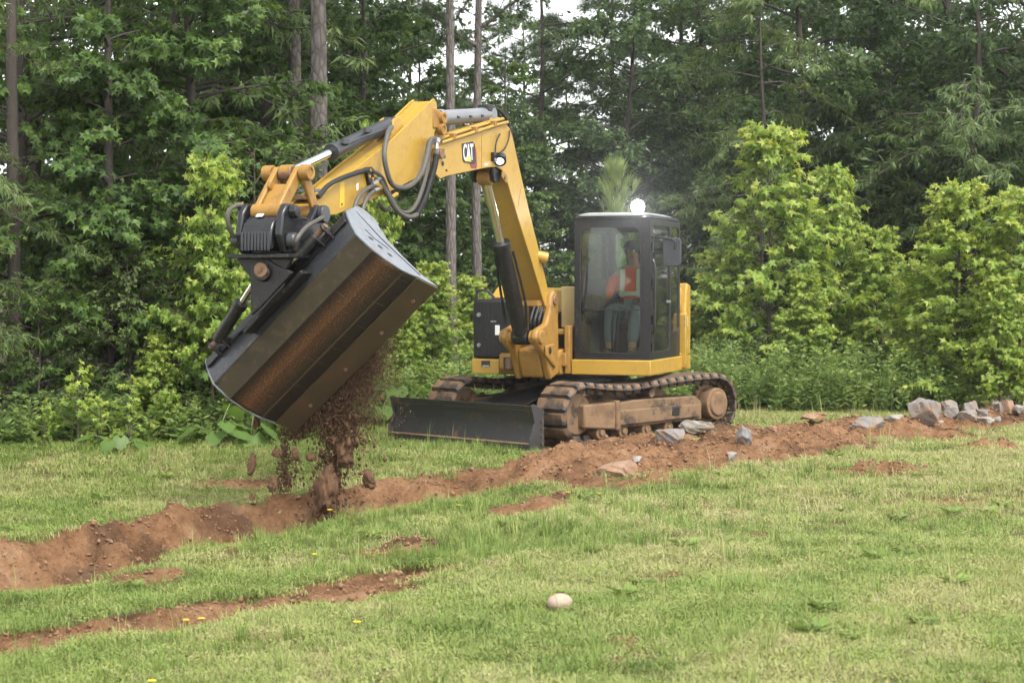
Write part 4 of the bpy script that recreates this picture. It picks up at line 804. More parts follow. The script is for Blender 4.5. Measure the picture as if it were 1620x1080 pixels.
END = [(-0.068, 0.285), (0.095, 0.515), (0.20, 0.52), (0.285, 0.475), (0.33, 0.35), (0.385, 0.25), (0.52, 0.143), (0.71, 0.03), (0.90, 0.005), (0.80, -0.03), (0.66, -0.058), (0.575, -0.094), (0.467, -0.122), (0.30, -0.124), (0.158, -0.10), (0.045, -0.045), (-0.005, -0.012), (-0.035, 0.07), (-0.057, 0.17)]
for s_ in (-1, 1):
    q = MB(); q.prism(END, Bk, s_*(HB + 0.001), s_*(HB + 0.018)); q.build('end_plate', 'steel_plate', bu, bevel=0.004)
    if s_ > 0:
        q = MB(); q.prism([(0.05, 0.385), (0.065, 0.375), (0.30, 0.20), (0.70, -0.005), (0.69, -0.012), (0.29, 0.185)], Bk, HB + 0.0185, HB + 0.0215); q.build('plate_groove', 'black', bu)
        for c_, n_ in ((0.165, 0.07), (0.26, 0.03), (0.36, 0.0)):
            q = MB(); P8 = [(c_ + 0.028*math.cos(R_(a)), n_ + 0.016*math.sin(R_(a))) for a in range(0, 360, 30)]; q.prism(P8, Bk, HB + 0.0185, HB + 0.0205); q.build('slot_hole', 'logo_black', bu)
        q = MB(); q.prism([(0.12, 0.17), (0.20, 0.12), (0.36, 0.10), (0.36, 0.088), (0.195, 0.108), (0.115, 0.16)], Bk, HB + 0.0185, HB + 0.0205); q.build('scratch_mark', 'black', bu)
# ears and tilt pivot on the bucket's back
WZ = lambda a, d, z: A(d, a, z)
lines = []
for t0_ in (5.12, 5.62):
    q = MB(); q.prism([(-0.115, 1.86), (-0.05, 1.90), (0.05, 1.90), (0.12, 1.86), (0.27, 1.80), (0.20, 1.73), (-0.05, 1.50), (-0.12, 1.45), (-0.13, 1.62)], WZ, t0_, t0_ + 0.04); q.build('tilt_ear', 'black', bu, bevel=0.006)
q = MB(); q.prism([(-0.26, 1.32), (-0.12, 1.45), (0.20, 1.73), (0.30, 1.82), (0.32, 1.79), (0.22, 1.70), (-0.10, 1.42), (-0.24, 1.29)], WZ, 5.12, 5.58); q.build('mounting_pad', 'black', bu, bevel=0.006)
q = MB(); q.cyl(A(5.66, 0, 1.818), A(5.715, 0, 1.818), 0.062, n=28); q.build('tilt_pin_cap', 'rust_pin', bu, bevel=0.008)
q = MB(); q.cyl(A(5.715, 0, 1.818), A(5.726, 0, 1.818), 0.018, n=10); q.build('cap_bolt', 'rust_pin', bu)
for a_, z_ in ((0.13, 1.79), (0.075, 1.73)): MB().cyl(A(5.6605, a_, z_), A(5.663, a_, z_), 0.026, n=16).build('ear_hole', 'logo_black', bu)
def tcyl(p0, p1, frac):
    p0, p1 = Vector(p0), Vector(p1); pm = p0.lerp(p1, frac); d = (p1 - p0).normalized()
    q = MB(); q.cyl(p0, pm, 0.052, n=18); q.cyl(pm - d*0.05, pm + d*0.01, 0.06, n=18); q.build('tilt_cylinder', 'black', bu, bevel=0.004)
    q = MB(); q.cyl(pm, p1, 0.026, n=14); q.build('tilt_rod', 'chrome', bu)
tcyl(Bk(-0.15, -0.66, 0.20), A(5.50, -0.20, 1.70), 0.66)
tcyl(Bk(-0.15, 0.62, 0.20), A(5.50, 0.16, 1.88), 0.70)
for a in (-0.70, 0.66):
    q = MB(); q.prism([(-0.05, 0.12), (-0.05, 0.28), (-0.17, 0.24), (-0.19, 0.20), (-0.17, 0.16)], Bk, a - 0.045, a - 0.02); q.prism([(-0.05, 0.12), (-0.05, 0.28), (-0.17, 0.24), (-0.19, 0.20), (-0.17, 0.16)], Bk, a + 0.06, a + 0.085); q.build('cylinder_ear', 'black', bu, bevel=0.008)
    MB().cyl(Bk(-0.15, a - 0.06, 0.20), Bk(-0.15, a + 0.10, 0.20), 0.025, n=12).build('ear_pin', 'rust_pin', bu)
# soil still in the bucket
so = MB(); rg_ = random.Random(5); V = []; Fq = []
ga, gc = 40, 12
for i in range(gc + 1):
    for k in range(ga + 1):
        a = -HB + 0.01 + (2*HB - 0.02)*k/ga; c = 0.12 + 0.80*i/gc
        h = 0.02 + 0.26*max(0, 1 - ((i/gc - 0.45)/0.55)**2)*(0.35 + 0.65*float(sstep(0.7, -0.9, a))) + 0.10*(float(fbm(np.array([a*6]), np.array([c*6]), 3, 3)[0]) - 0.5)
        base = -0.075 + 0.09*max(0, c - 0.55)*2
        V.append(Bk(c, a, max(base + 0.02, base + h)))
Fq = [(i*(ga+1) + k, i*(ga+1) + k + 1, (i+1)*(ga+1) + k + 1, (i+1)*(ga+1) + k) for i in range(gc) for k in range(ga)]
so.add(V, Fq); lo_ = so.build('bucket_soil', 'dark_mud', None); tag(lo_, 'dark brown soil heaped inside the tilted bucket', 'soil')

# ------------------------------------------------------------------ vegetation
def leaf_template(kind):
    if kind == 'star':                      # five-lobed leaf, stalk at the origin, tip along +y
        P = [(0, 0.32, 0.02)]; ang = [-90, -62, -28, 12, 50, 90, 130, 168, 208, 242]
        rad = [0.30, 0.40, 0.26, 0.62, 0.25, 0.70, 0.25, 0.62, 0.26, 0.40]
        ang = [-90, -48, -10, 14, 52, 90, 128, 166, 190, 228]; rad = [0.30, 0.42, 0.24, 0.60, 0.23, 0.70, 0.23, 0.60, 0.24, 0.42]
        for a, r in zip(ang, rad): P.append((r*math.cos(R_(a)), 0.32 + r*math.sin(R_(a)), -0.35*r*r))
        V = np.array(P); F = np.array([(0, 1 + i, 1 + (i + 1) % 10) for i in range(10)])
    elif kind == 'oval':
        V = np.array([(0, 0, 0), (0.27, 0.42, -0.02), (0, 1.0, -0.12), (-0.27, 0.42, -0.02), (0, 0.45, 0.06)]); F = np.array([(0, 1, 4), (1, 2, 4), (2, 3, 4), (3, 0, 4)])
    elif kind == 'lance':
        V = np.array([(0, 0, 0), (0.085, 0.4, 0.0), (0, 1.0, -0.22), (-0.085, 0.4, 0.0)]); F = np.array([(0, 1, 3), (1, 2, 3)])
    elif kind == 'candle':                  # upright tuft of a young pine
        V = []; F = []
        for k in range(22):
            a = 2.4*k; sp = 0.12 + 0.42*((k*7) % 22)/22; d = np.array([math.cos(a)*sp, 1.0, math.sin(a)*sp]); d /= np.linalg.norm(d); s = np.cross(d, [0.3, 0.1, 1.0]); s /= np.linalg.norm(s); b0 = np.array([0, 0.02*k, 0])
            o = len(V); V += [tuple(b0 + s*0.03), tuple(b0 - s*0.03), tuple(b0 + d*0.75)]; F.append((o, o + 1, o + 2))
        V = np.array(V); F = np.array(F)
    elif kind == 'needle':
        V = []; F = []
        for k in range(9):
            a = 2*math.pi*k/9; sp = 0.55 + 0.25*(k % 3); d = np.array([math.cos(a)*sp, 1.0, math.sin(a)*sp]); d /= np.linalg.norm(d); s = np.cross(d, [0.3, 0.1, 1.0]); s /= np.linalg.norm(s)
            o = len(V); V += [tuple(s*0.024), tuple(-s*0.024), tuple(d)]; F.append((o, o + 1, o + 2))
        V = np.array(V); F = np.array(F)
    return V, F
def place_leaves(kind, pos, outd, up, size, tint):
    """arrays: position, growing direction, upper-side normal"""
    V, F = leaf_template(kind); n_ = len(pos)
    y = outd / np.linalg.norm(outd, axis=1, keepdims=True); x = np.cross(y, up); x /= np.maximum(1e-6, np.linalg.norm(x, axis=1, keepdims=True)); z = np.cross(x, y)
    W = pos[:, None, :] + size[:, None, None] * (V[None, :, 0:1]*x[:, None] + V[None, :, 1:2]*y[:, None] + V[None, :, 2:3]*z[:, None])
    return W.reshape(-1, 3), (F[None] + (np.arange(n_) * len(V))[:, None, None]).reshape(-1, F.shape[1]), np.repeat(tint, len(V))
def limb_mesh(limbs, sides=6):
    """limbs: list of (points, r0, r1)"""
    V = []; F = []
    for pts, r0, r1 in limbs:
        P = np.array(pts, float); m_ = len(P); o = len(V); a = None
        for i in range(m_):
            d = P[min(i+1, m_-1)] - P[max(i-1, 0)]; d /= np.linalg.norm(d)
            if a is None: a = np.cross(d, [0.31, 0.9, 0.2]); a /= np.linalg.norm(a)
            a = a - d*(a @ d); a /= np.linalg.norm(a); b_ = np.cross(d, a); r = r0 + (r1 - r0)*i/(m_-1)
            for k in range(sides):
                q = 2*math.pi*k/sides; V.append(P[i] + r*(a*math.cos(q) + b_*math.sin(q)))
        F += [(o + i*sides + k, o + i*sides + (k+1) % sides, o + (i+1)*sides + (k+1) % sides, o + (i+1)*sides + k) for i in range(m_-1) for k in range(sides)]
    return np.array(V), np.array(F)
def grow(seed, H, R, z0, nb, nsec, nleaf, kind, lsize, trunk_r, shape='cone', droop=0.25, seclen=0.5, tipyoung=0.5, rise=0.45, straight=True, flat=0.5, lean=0.0, low_share=0.0, base_tint=0.35, face=0.85):
    rs = np.random.RandomState(seed); limbs = []; pos = []; outs = []; ups = []; size = []; tint = []
    tp = []; nseg = 9; off = np.zeros(2)
    for i in range(nseg + 1):
        f = i/nseg; tp.append((off[0] + lean*f*H*0.1, off[1], H*f)); off = off + rs.randn(2)*0.012*H*(0.25 if straight else 0.6)
    tp = np.array(tp); limbs.append((tp, trunk_r, max(0.006, trunk_r*0.12)))
    def trunk(z): return np.array([np.interp(z, tp[:, 2], tp[:, 0]), np.interp(z, tp[:, 2], tp[:, 1]), z])
    for bI in range(nb):
        f = (bI + rs.rand()) / nb
        if low_share and rs.rand() < low_share: f = rs.rand()*0.55
        z = z0 + (H - z0)*f*0.985; fr = (z - z0)/(H - z0)
        if shape == 'cone': L = R*(1.0 - fr)**0.9*(0.5 + 0.7*rs.rand()) + 0.08*R
        elif shape == 'dome': L = R*math.sqrt(max(0.04, 1 - (2*fr - 0.75)**2*0.72))*(0.55 + 0.55*rs.rand())
        else: L = R*(0.45 + 0.65*rs.rand())*(1 - 0.5*fr)
        az = bI*2.399 + rs.rand()*0.8; el = rise*(0.5 + rs.rand()) + (0.6*fr if shape == 'cone' else 0)
        d = np.array([math.cos(az)*math.cos(el), math.sin(az)*math.cos(el), math.sin(el)]); p0 = trunk(z)
        pts = [p0 + d*L*t + np.array([0, 0, -droop*L*t*t]) + rs.randn(3)*0.03*L*t for t in (0, 0.25, 0.5, 0.75, 1.0)]
        limbs.append((np.array(pts), max(0.006, trunk_r*0.33*(1 - 0.6*fr)), 0.004))
        for sI in range(nsec):
            t = 0.22 + 0.78*(sI + rs.rand())/nsec; i0 = min(3, int(t*4)); q = pts[i0] + (pts[i0+1] - pts[i0])*(t*4 - i0)
            a2 = az + (1 if sI % 2 else -1)*(0.35 + 0.75*rs.rand())*(1.15 - 0.6*t); e2 = rs.randn()*0.28 + 0.12
            sl = seclen*(0.6 + 0.7*rs.rand())*(1.1 - 0.35*t); d2 = np.array([math.cos(a2)*math.cos(e2), math.sin(a2)*math.cos(e2), math.sin(e2)])
            if sl > 0.25: limbs.append((np.array([q, q + d2*sl*0.5, q + d2*sl + [0, 0, -0.2*sl]]), 0.007, 0.003))
            n_ = max(2, int(nleaf*(0.6 + 0.8*rs.rand()))); tt = rs.rand(n_)**0.7
            P = q + d2*sl*tt[:, None] + np.array([0, 0, -1.0])*(0.2*sl*tt**2)[:, None] + rs.randn(n_, 3)*0.05*seclen*np.array([1, 1, flat])
            o = d2*0.8 + rs.randn(n_, 3)*0.6; o[:, 2] -= droop + 0.35
            if kind == 'candle': o = d2*0.25 + np.array([0, 0, 1.0]) + rs.randn(n_, 3)*0.12
            if kind == 'needle': o = d2 + np.array([0, 0, 0.55]) + rs.randn(n_, 3)*0.35
            rd = P - p0; rd[:, 2] = 0; rd /= np.maximum(0.1, np.linalg.norm(rd, axis=1, keepdims=True)); u = rd*face + np.array([0, 0, 0.75]) + rs.randn(n_, 3)*0.45
            pos.append(P); outs.append(o); ups.append(u); size.append(lsize*(0.6 + 0.7*rs.rand(n_))*(1 - 0.3*(tt > 0.85)))
            rad = np.hypot(P[:, 0] - p0[0], P[:, 1] - p0[1])/max(0.2, R)
            tint.append(np.clip(base_tint + 0.16*rs.randn(n_) + tipyoung*np.maximum(0, tt*t - 0.45)*1.3 + tipyoung*0.5*max(0, fr - 0.5), 0, 1))
    pos, outs, ups, size, tint = (np.concatenate(q) for q in (pos, outs, ups, size, tint))
    V, F, T = place_leaves(kind, pos, outs, ups, size, tint)
    cm = np_mesh('crown', V, F, {'tint': T}); TV, TF = limb_mesh(limbs); tm_ = np_mesh('trunk', TV, TF, None, True)
    return cm, tm_
PROTO = {}
def proto(key, leafm, barkm, **k):
    cm, tm_ = grow(**k); cm.materials.append(M[leafm]); tm_.materials.append(M[barkm]); PROTO[key] = (cm, tm_)
# young sweetgums (pale green, star leaves)
for i in range(3):
    proto('gum_young%d' % i, 'leaf_young', 'twig', seed=100 + i, H=3.4, R=1.4, z0=0.12, nb=62, nsec=8, nleaf=14, kind='star', lsize=0.10, trunk_r=0.035, shape='cone', droop=0.22, seclen=0.38, tipyoung=0.75, rise=0.5, low_share=0.2, straight=False)
for i in range(2):
    proto('gum_small%d' % i, 'leaf_young', 'twig', seed=120 + i, H=1.0, R=0.4, z0=0.10, nb=11, nsec=3, nleaf=6, kind='star', lsize=0.075, trunk_r=0.011, shape='cone', droop=0.15, seclen=0.16, tipyoung=0.8, rise=0.55)
# grown sweetgums at the wood's edge (darker star leaves down to the ground)
for i in range(3):
    proto('gum%d' % i, 'leaf_gum', 'bark_dark', seed=140 + i, H=9.0, R=2.4, z0=0.25, nb=62, nsec=12, nleaf=15, kind='star', lsize=0.125, trunk_r=0.10, shape='cone', droop=0.32, seclen=0.55, tipyoung=0.4, rise=0.22, low_share=0.62)
# broad forest trees
for i in range(3):
    proto('oak%d' % i, 'leaf_forest', 'bark_dark', seed=160 + i, H=11.0, R=3.3, z0=0.9, nb=66, nsec=15, nleaf=23, kind='oval', lsize=0.138, trunk_r=0.15, shape='dome', droop=0.15, seclen=0.75, tipyoung=0.35, rise=0.35, straight=False, low_share=0.5, flat=1.6)
for i in range(2):
    proto('willow_oak%d' % i, 'leaf_willow', 'bark_dark', seed=180 + i, H=9.0, R=2.6, z0=0.8, nb=54, nsec=12, nleaf=34, kind='lance', lsize=0.17, trunk_r=0.11, shape='dome', droop=0.5, seclen=0.65, tipyoung=0.4, rise=0.3, straight=False, low_share=0.45)
# pines: high crown on a bare trunk
for i in range(2):
    proto('pine%d' % i, 'needle', 'bark_pine', seed=200 + i, H=13.0, R=2.2, z0=5.5, nb=26, nsec=12, nleaf=12, kind='needle', lsize=0.26, trunk_r=0.145, shape='dome', droop=-0.05, seclen=0.6, tipyoung=0.3, rise=0.3, flat=1.0)
tmd = PROTO['pine0'][1].copy(); tmd.materials.clear(); tmd.materials.append(M['bark_dark']); PROTO['pine_dark'] = (PROTO['pine0'][0], tmd)  # same pine with darker bark: shade on the far-left trunk put into colour
proto('pine_far', 'needle', 'bark_dark', seed=210, H=10.0, R=2.6, z0=2.5, nb=34, nsec=12, nleaf=13, kind='needle', lsize=0.26, trunk_r=0.12, shape='dome', droop=-0.05, seclen=0.7, tipyoung=0.3, rise=0.25, flat=1.0)
proto('pine_sapling', 'needle_young', 'twig', seed=220, H=3.4, R=0.95, z0=0.3, nb=24, nsec=4, nleaf=2, kind='candle', lsize=0.30, trunk_r=0.03, shape='cone', droop=-0.5, seclen=0.20, tipyoung=0.7, rise=0.8, flat=1.0, base_tint=0.5)
# dense small-leaved shrub
proto('shrub', 'leaf_gum', 'twig', seed=230, H=2.2, R=1.0, z0=0.1, nb=40, nsec=7, nleaf=26, kind='oval', lsize=0.05, trunk_r=0.02, shape='dome', droop=0.1, seclen=0.35, tipyoung=0.35, rise=0.5, base_tint=0.45)
def tree(key, name, px, D, scale, rot, label, cat='tree', group=None, sx=None, lean=(0, 0)):
    """px: column of the photo's 1620 it stands on, D: metres from the viewpoint"""
    x = (px - 810)/2925*D; z = gz(x, D)
    e = empty(name, (x, D, z - 0.02)); tag(e, label, cat, group)
    cm, tm_ = PROTO[key]
    for nm, me_ in (('trunk', tm_), ('crown', cm)):
        o = bpy.data.objects.new(nm, me_); col.objects.link(o); o.parent = e
    e.scale = (sx or scale, sx or scale, scale); e.rotation_euler = (R_(lean[0]), R_(lean[1]), rot)
    return e
E_ = 'trees along the wood edge'
# --- left wood edge
tree('gum0', 'sweetgum_tree', 40, 22.0, 0.92, 0.3, 'tall dark green sweetgum at the left edge of the wood', group=E_)
tree('gum1', 'sweetgum_tree', 175, 21.6, 0.86, 1.9, 'leafy star-leaved tree at the left of the wood edge, behind the smallest yellow-green saplings', group=E_)
tree('gum2', 'sweetgum_tree', 300, 22.6, 0.98, 4.0, 'dark green sweetgum rising behind the bright sapling left of the bucket', group=E_)
tree('gum0', 'sweetgum_tree', 420, 26.2, 1.0, 2.6, 'star-leaved tree behind the excavator hitch and bucket linkage', group=E_)
tree('gum1', 'sweetgum_tree', 575, 28.2, 0.85, 5.2, 'green sweetgum below the raised stick, between the two pine trunks', group=E_)
tree('gum2', 'sweetgum_tree', 665, 29.0, 0.66, 0.9, 'mid-height leafy tree behind the bucket lip and slim pine trunks', group=E_)
tree('gum0', 'sweetgum_tree', 800, 30.5, 0.62, 3.3, 'leafy tree showing below the boom, left of the boom cylinder', group=E_)
tree('willow_oak0', 'willow_oak', -120, 19.9, 0.66, 1.0, 'pale narrow-leaved oak drooping in at the left frame edge', group=E_)
tree('willow_oak1', 'willow_oak', 270, 25.2, 1.15, 2.2, 'feathery narrow-leaved oak at the top left, over the sweetgums', group=E_)
tree('gum_young0', 'sweetgum_sapling', 338, 20.6, 0.92, 0.4, 'bright yellow-green sapling standing left of the bucket', 'sapling', sx=0.72)
tree('gum_young1', 'sweetgum_sapling', 415, 21.6, 0.62, 2.4, 'smaller bright green sapling half hidden behind the bucket', 'sapling', sx=0.66)
tree('gum_young2', 'sweetgum_sapling', 250, 20.4, 0.34, 4.4, 'low bright green sapling in front of the dark wood, left of the tall sapling', 'sapling')
tree('gum_small0', 'sweetgum_sapling', 122, 19.5, 0.86, 0.2, 'little reddish-tipped sapling by the grass at far left', 'sapling')
tree('gum_small1', 'sweetgum_sapling', 205, 19.4, 0.74, 1.2, 'little yellow-green sapling second from the left by the grass', 'sapling')
tree('gum_small0', 'sweetgum_sapling', 70, 19.2, 0.5, 2.2, 'tiny sapling at the grass edge left of the reddish-tipped one', 'sapling')
tree('gum_small1', 'sweetgum_sapling', 158, 19.3, 0.55, 3.2, 'tiny sapling between the two little ones at far left', 'sapling')
tree('gum_young1', 'sweetgum_sapling', 590, 24.2, 1.12, 1.3, 'slim pale sapling poking up behind the bucket cylinder', 'sapling', sx=0.5)
tree('gum_young2', 'sweetgum_sapling', 690, 24.8, 0.60, 2.9, 'bright sapling behind the far end of the dozer blade', 'sapling')
tree('gum_young0', 'sweetgum_sapling', 640, 24.0, 0.42, 5.0, 'low leafy sapling just above the left end of the dozer blade', 'sapling')
tree('gum_young1', 'sweetgum_sapling', 745, 26.0, 0.55, 0.6, 'leafy sapling left of the black tank housing', 'sapling')
tree('shrub', 'leafy_shrub', 60, 20.3, 0.8, 0.5, 'small-leaved green shrub low at far left', 'shrub')
tree('shrub', 'leafy_shrub', 205, 20.9, 0.95, 2.5, 'round small-leaved shrub left of the bright sapling', 'shrub')
tree('shrub', 'leafy_shrub', 400, 22.6, 1.55, 4.5, 'dense small-leaved shrub behind the hitch and sapling', 'shrub')
tree('shrub', 'leafy_shrub', 470, 22.0, 0.8, 1.5, 'low shrub hidden behind the bucket underside', 'shrub')
# --- tall trunks
T_ = 'tall pine trunks'
tree('pine0', 'pine_tree', 507, 23.4, 1.0, 0.0, 'thick grey pine trunk rising behind the excavator stick', group=T_, sx=1.12)
tree('pine1', 'pine_tree', 467, 25.6, 1.0, 1.0, 'darker pine trunk just left of the thickest trunk', group=T_, sx=1.0)
tree('pine0', 'pine_tree', 717, 25.4, 1.0, 2.0, 'slim straight pine trunk left of the boom logo', group=T_, sx=0.66)
tree('pine1', 'pine_tree', 757, 27.4, 0.95, 3.0, 'slim pine trunk right beside the boom logo, with bare branches', group=T_, sx=0.66)
tree('pine_dark', 'pine_tree', 17, 20.9, 1.0, 4.0, 'dark trunk at the far left edge', group=T_, sx=0.62)
tree('pine1', 'pine_tree', 577, 33.0, 1.0, 5.0, 'dim pine trunk between the thick and the slim trunks', group=T_, sx=0.8)
# --- wood behind, left to right
B_ = 'trees of the wood behind'
tree('oak0', 'forest_tree', 60, 28.0, 1.0, 0.5, 'dark forest tree far back at the left edge', group=B_)
tree('oak1', 'forest_tree', 330, 30.0, 1.05, 1.5, 'dark forest tree far back behind the left sweetgums', group=B_)
tree('oak2', 'forest_tree', 560, 32.5, 1.0, 2.5, 'dense forest tree behind the dim pine trunk', group=B_)
tree('oak0', 'forest_tree', 640, 36.0, 0.66, 3.5, 'greyish forest tree left of the slim pine trunks, sky above it', group=B_)
tree('oak1', 'forest_tree', 850, 35.0, 0.74, 4.5, 'rounded oak right of the boom elbow', group=B_)
tree('oak2', 'forest_tree', 985, 34.0, 0.74, 0.8, 'dark oak behind the cab roof and bright lamp', group=B_)
tree('oak0', 'forest_tree', 1100, 36.0, 0.86, 1.8, 'tall dark tree right of the cab lamp', group=B_)
tree('oak1', 'forest_tree', 1250, 34.5, 0.92, 2.8, 'forest tree behind the tallest bright sapling', group=B_)
tree('oak2', 'forest_tree', 1390, 36.0, 1.0, 3.8, 'dark tree between the two groups of bright saplings', group=B_)
tree('willow_oak0', 'willow_oak', 1530, 32.0, 1.02, 4.6, 'pale narrow-leaved oak high at the right edge', group=B_)
tree('oak0', 'forest_tree', 1500, 37.0, 1.0, 5.6, 'dark forest tree behind the pale oak at right', group=B_)
tree('oak1', 'forest_tree', 1640, 33.5, 1.0, 0.2, 'forest tree at the right frame edge', group=B_)
tree('willow_oak1', 'willow_oak', 1215, 32.0, 0.78, 0.9, 'feathery oak whose crown shows above the tallest sapling', group=B_)
tree('pine_far', 'pine_tree', 965, 40.0, 0.92, 0.4, 'open-crowned pine against the sky above the cab', group=B_)
tree('pine_far', 'pine_tree', 1080, 41.0, 1.05, 2.4, 'pine with spreading branches right of the open-crowned one', group=B_)
tree('pine_far', 'pine_tree', 830, 42.0, 0.78, 4.4, 'wispy pine against the sky right of the slim trunks', group=B_)
for k, (px, D, s_, key, lb) in enumerate([(-60, 34, 1.1, 'oak2', 'farthest dim tree at the left edge'), (200, 36, 1.1, 'oak0', 'farthest dim tree behind the top left oaks'), (440, 38, 1.1, 'oak1', 'farthest dim tree between left wood and thick trunk'), (600, 43, 0.74, 'oak2', 'farthest dim tree left of the sky gap'), (740, 46, 0.62, 'oak0', 'farthest tree below the middle sky gap'), (900, 46, 0.66, 'oak1', 'farthest tree behind the rounded oak'), (1050, 45, 0.76, 'oak2', 'farthest tree behind the cab lamp'), (1180, 44, 1.0, 'oak0', 'farthest tree between cab and tallest sapling'), (1330, 44, 1.1, 'oak1', 'farthest tree behind the middle right wood'), (1480, 45, 1.15, 'oak2', 'farthest tree near the right edge'), (1640, 43, 1.15, 'oak0', 'farthest tree at the right edge'), (1120, 49, 1.0, 'oak1', 'dim tree deepest in the wood, right of the cab'), (1265, 50, 1.15, 'oak2', 'dim tree deepest in the wood above the tallest sapling'), (1420, 50, 1.2, 'oak0', 'dim tree deepest in the wood between the sapling groups'), (1560, 50, 1.2, 'oak1', 'dim tree deepest in the wood near the right edge')]):
    tree(key, 'forest_tree', px, D, s_, k*1.7, lb, group=B_)
# --- bright saplings on the right
S_ = 'bright saplings on the right'
tree('gum_young0', 'sweetgum_sapling', 1218, 27.0, 1.18, 1.1, 'tallest bright yellow-green sapling right of the cab', 'sapling', S_)
tree('gum_young1', 'sweetgum_sapling', 1320, 27.6, 1.02, 2.1, 'second bright sapling, just right of the tallest one', 'sapling', S_, sx=0.8)
tree('gum_young2', 'sweetgum_sapling', 1145, 27.5, 0.66, 3.4, 'bright leafy sapling nearest the cab on its right', 'sapling', S_)
tree('gum_young2', 'sweetgum_sapling', 1395, 27.2, 0.76, 3.1, 'shorter bright sapling in the middle of the right-hand group', 'sapling', S_)
tree('gum_young0', 'sweetgum_sapling', 1515, 25.6, 0.92, 4.1, 'bushy bright sapling above the rock pile, left of the last one', 'sapling', S_, sx=1.0)
tree('gum_young1', 'sweetgum_sapling', 1605, 25.2, 0.90, 5.1, 'bright sapling at the right frame edge above the rock pile', 'sapling', S_, sx=0.95)
tree('gum_young1', 'sweetgum_sapling', 1455, 26.6, 0.62, 0.1, 'low bright sapling filling the gap before the bushy one', 'sapling', S_)
tree('gum_young2', 'sweetgum_sapling', 1270, 26.3, 0.55, 5.9, 'low bright sapling in front of the tallest one', 'sapling', S_)
tree('gum_young0', 'sweetgum_sapling', 1580, 24.6, 0.52, 2.9, 'low bright sapling right behind the rock pile', 'sapling', S_)
tree('pine_sapling', 'pine_sapling', 976, 28.0, 1.02, 0.0, 'pale green young pine standing behind the cab roof', 'sapling')

# undergrowth: uncountable low weeds along the wood edge
def weeds():
    rs = np.random.RandomState(77); pos = []; outs = []; ups = []; size = []; tint = []; stems = []
    spots = []
    for k in range(520):                              # right-hand band
        px = 1075 + 470*rs.rand(); D = 24.6 + 2.6*rs.rand(); spots.append((px, D, 0.35 + 0.65*rs.rand()))
    for k in range(420):
        px = -40 + 560*rs.rand(); D = 19.3 + 1.4*rs.rand() + 0.0022*max(0, px); spots.append((px, D, 0.16 + 0.4*rs.rand()))
    for k in range(200):
        px = 480 + 330*rs.rand(); D = 22.4 + 3*rs.rand(); spots.append((px, D, 0.3 + 0.6*rs.rand()))
    for k in range(130):
        px = 860 + 240*rs.rand(); D = 24.2 + 3*rs.rand(); spots.append((px, D, 0.3 + 0.5*rs.rand()))
    for px, D, h in spots:
        x = (px - 810)/2925*D; z = gz(x, D); ln = rs.randn(2)*0.18*h; pts = np.array([(x, D, z), (x + ln[0]*0.4, D + ln[1]*0.4, z + h*0.55), (x + ln[0], D + ln[1], z + h)])
        stems.append((pts, 0.005, 0.002)); n_ = int(14 + 34*h); t = 0.12 + 0.88*rs.rand(n_); az = rs.rand(n_)*6.283
        P = pts[0] + (pts[2] - pts[0])*t[:, None]; o = np.stack([np.cos(az), np.sin(az), 0.25 + 0.5*rs.rand(n_)], 1)
        pos.append(P + o*[[0.03, 0.03, 0]]); outs.append(o); ups.append(np.tile([0, 0, 1.0], (n_, 1)) + rs.randn(n_, 3)*0.3); size.append((0.05 + 0.07*rs.rand(n_))*(1.3 - 0.6*t)); tint.append(np.clip(0.2 + 0.5*rs.rand() + 0.15*rs.randn(n_), 0, 1))
    pos, outs, ups, size, tint = (np.concatenate(q) for q in (pos, outs, ups, size, tint))
    V, F, T = place_leaves('oval', pos, outs, ups, size, tint)
    me_ = np_mesh('undergrowth', V, F, {'tint': T}); me_.materials.append(M['leaf_weed'])
    o = bpy.data.objects.new('undergrowth', me_); put(o, (0, 0, 0)); tag(o, 'tangle of low green weeds along the edge of the wood', 'weeds', kind='stuff')
    V, F = limb_mesh(stems, 4); me_ = np_mesh('stems', V, F); me_.materials.append(M['stem_green']); o2 = bpy.data.objects.new('stems', me_); put(o2, (0, 0, 0), o)
    o2['kind'] = 'stuff'
weeds()
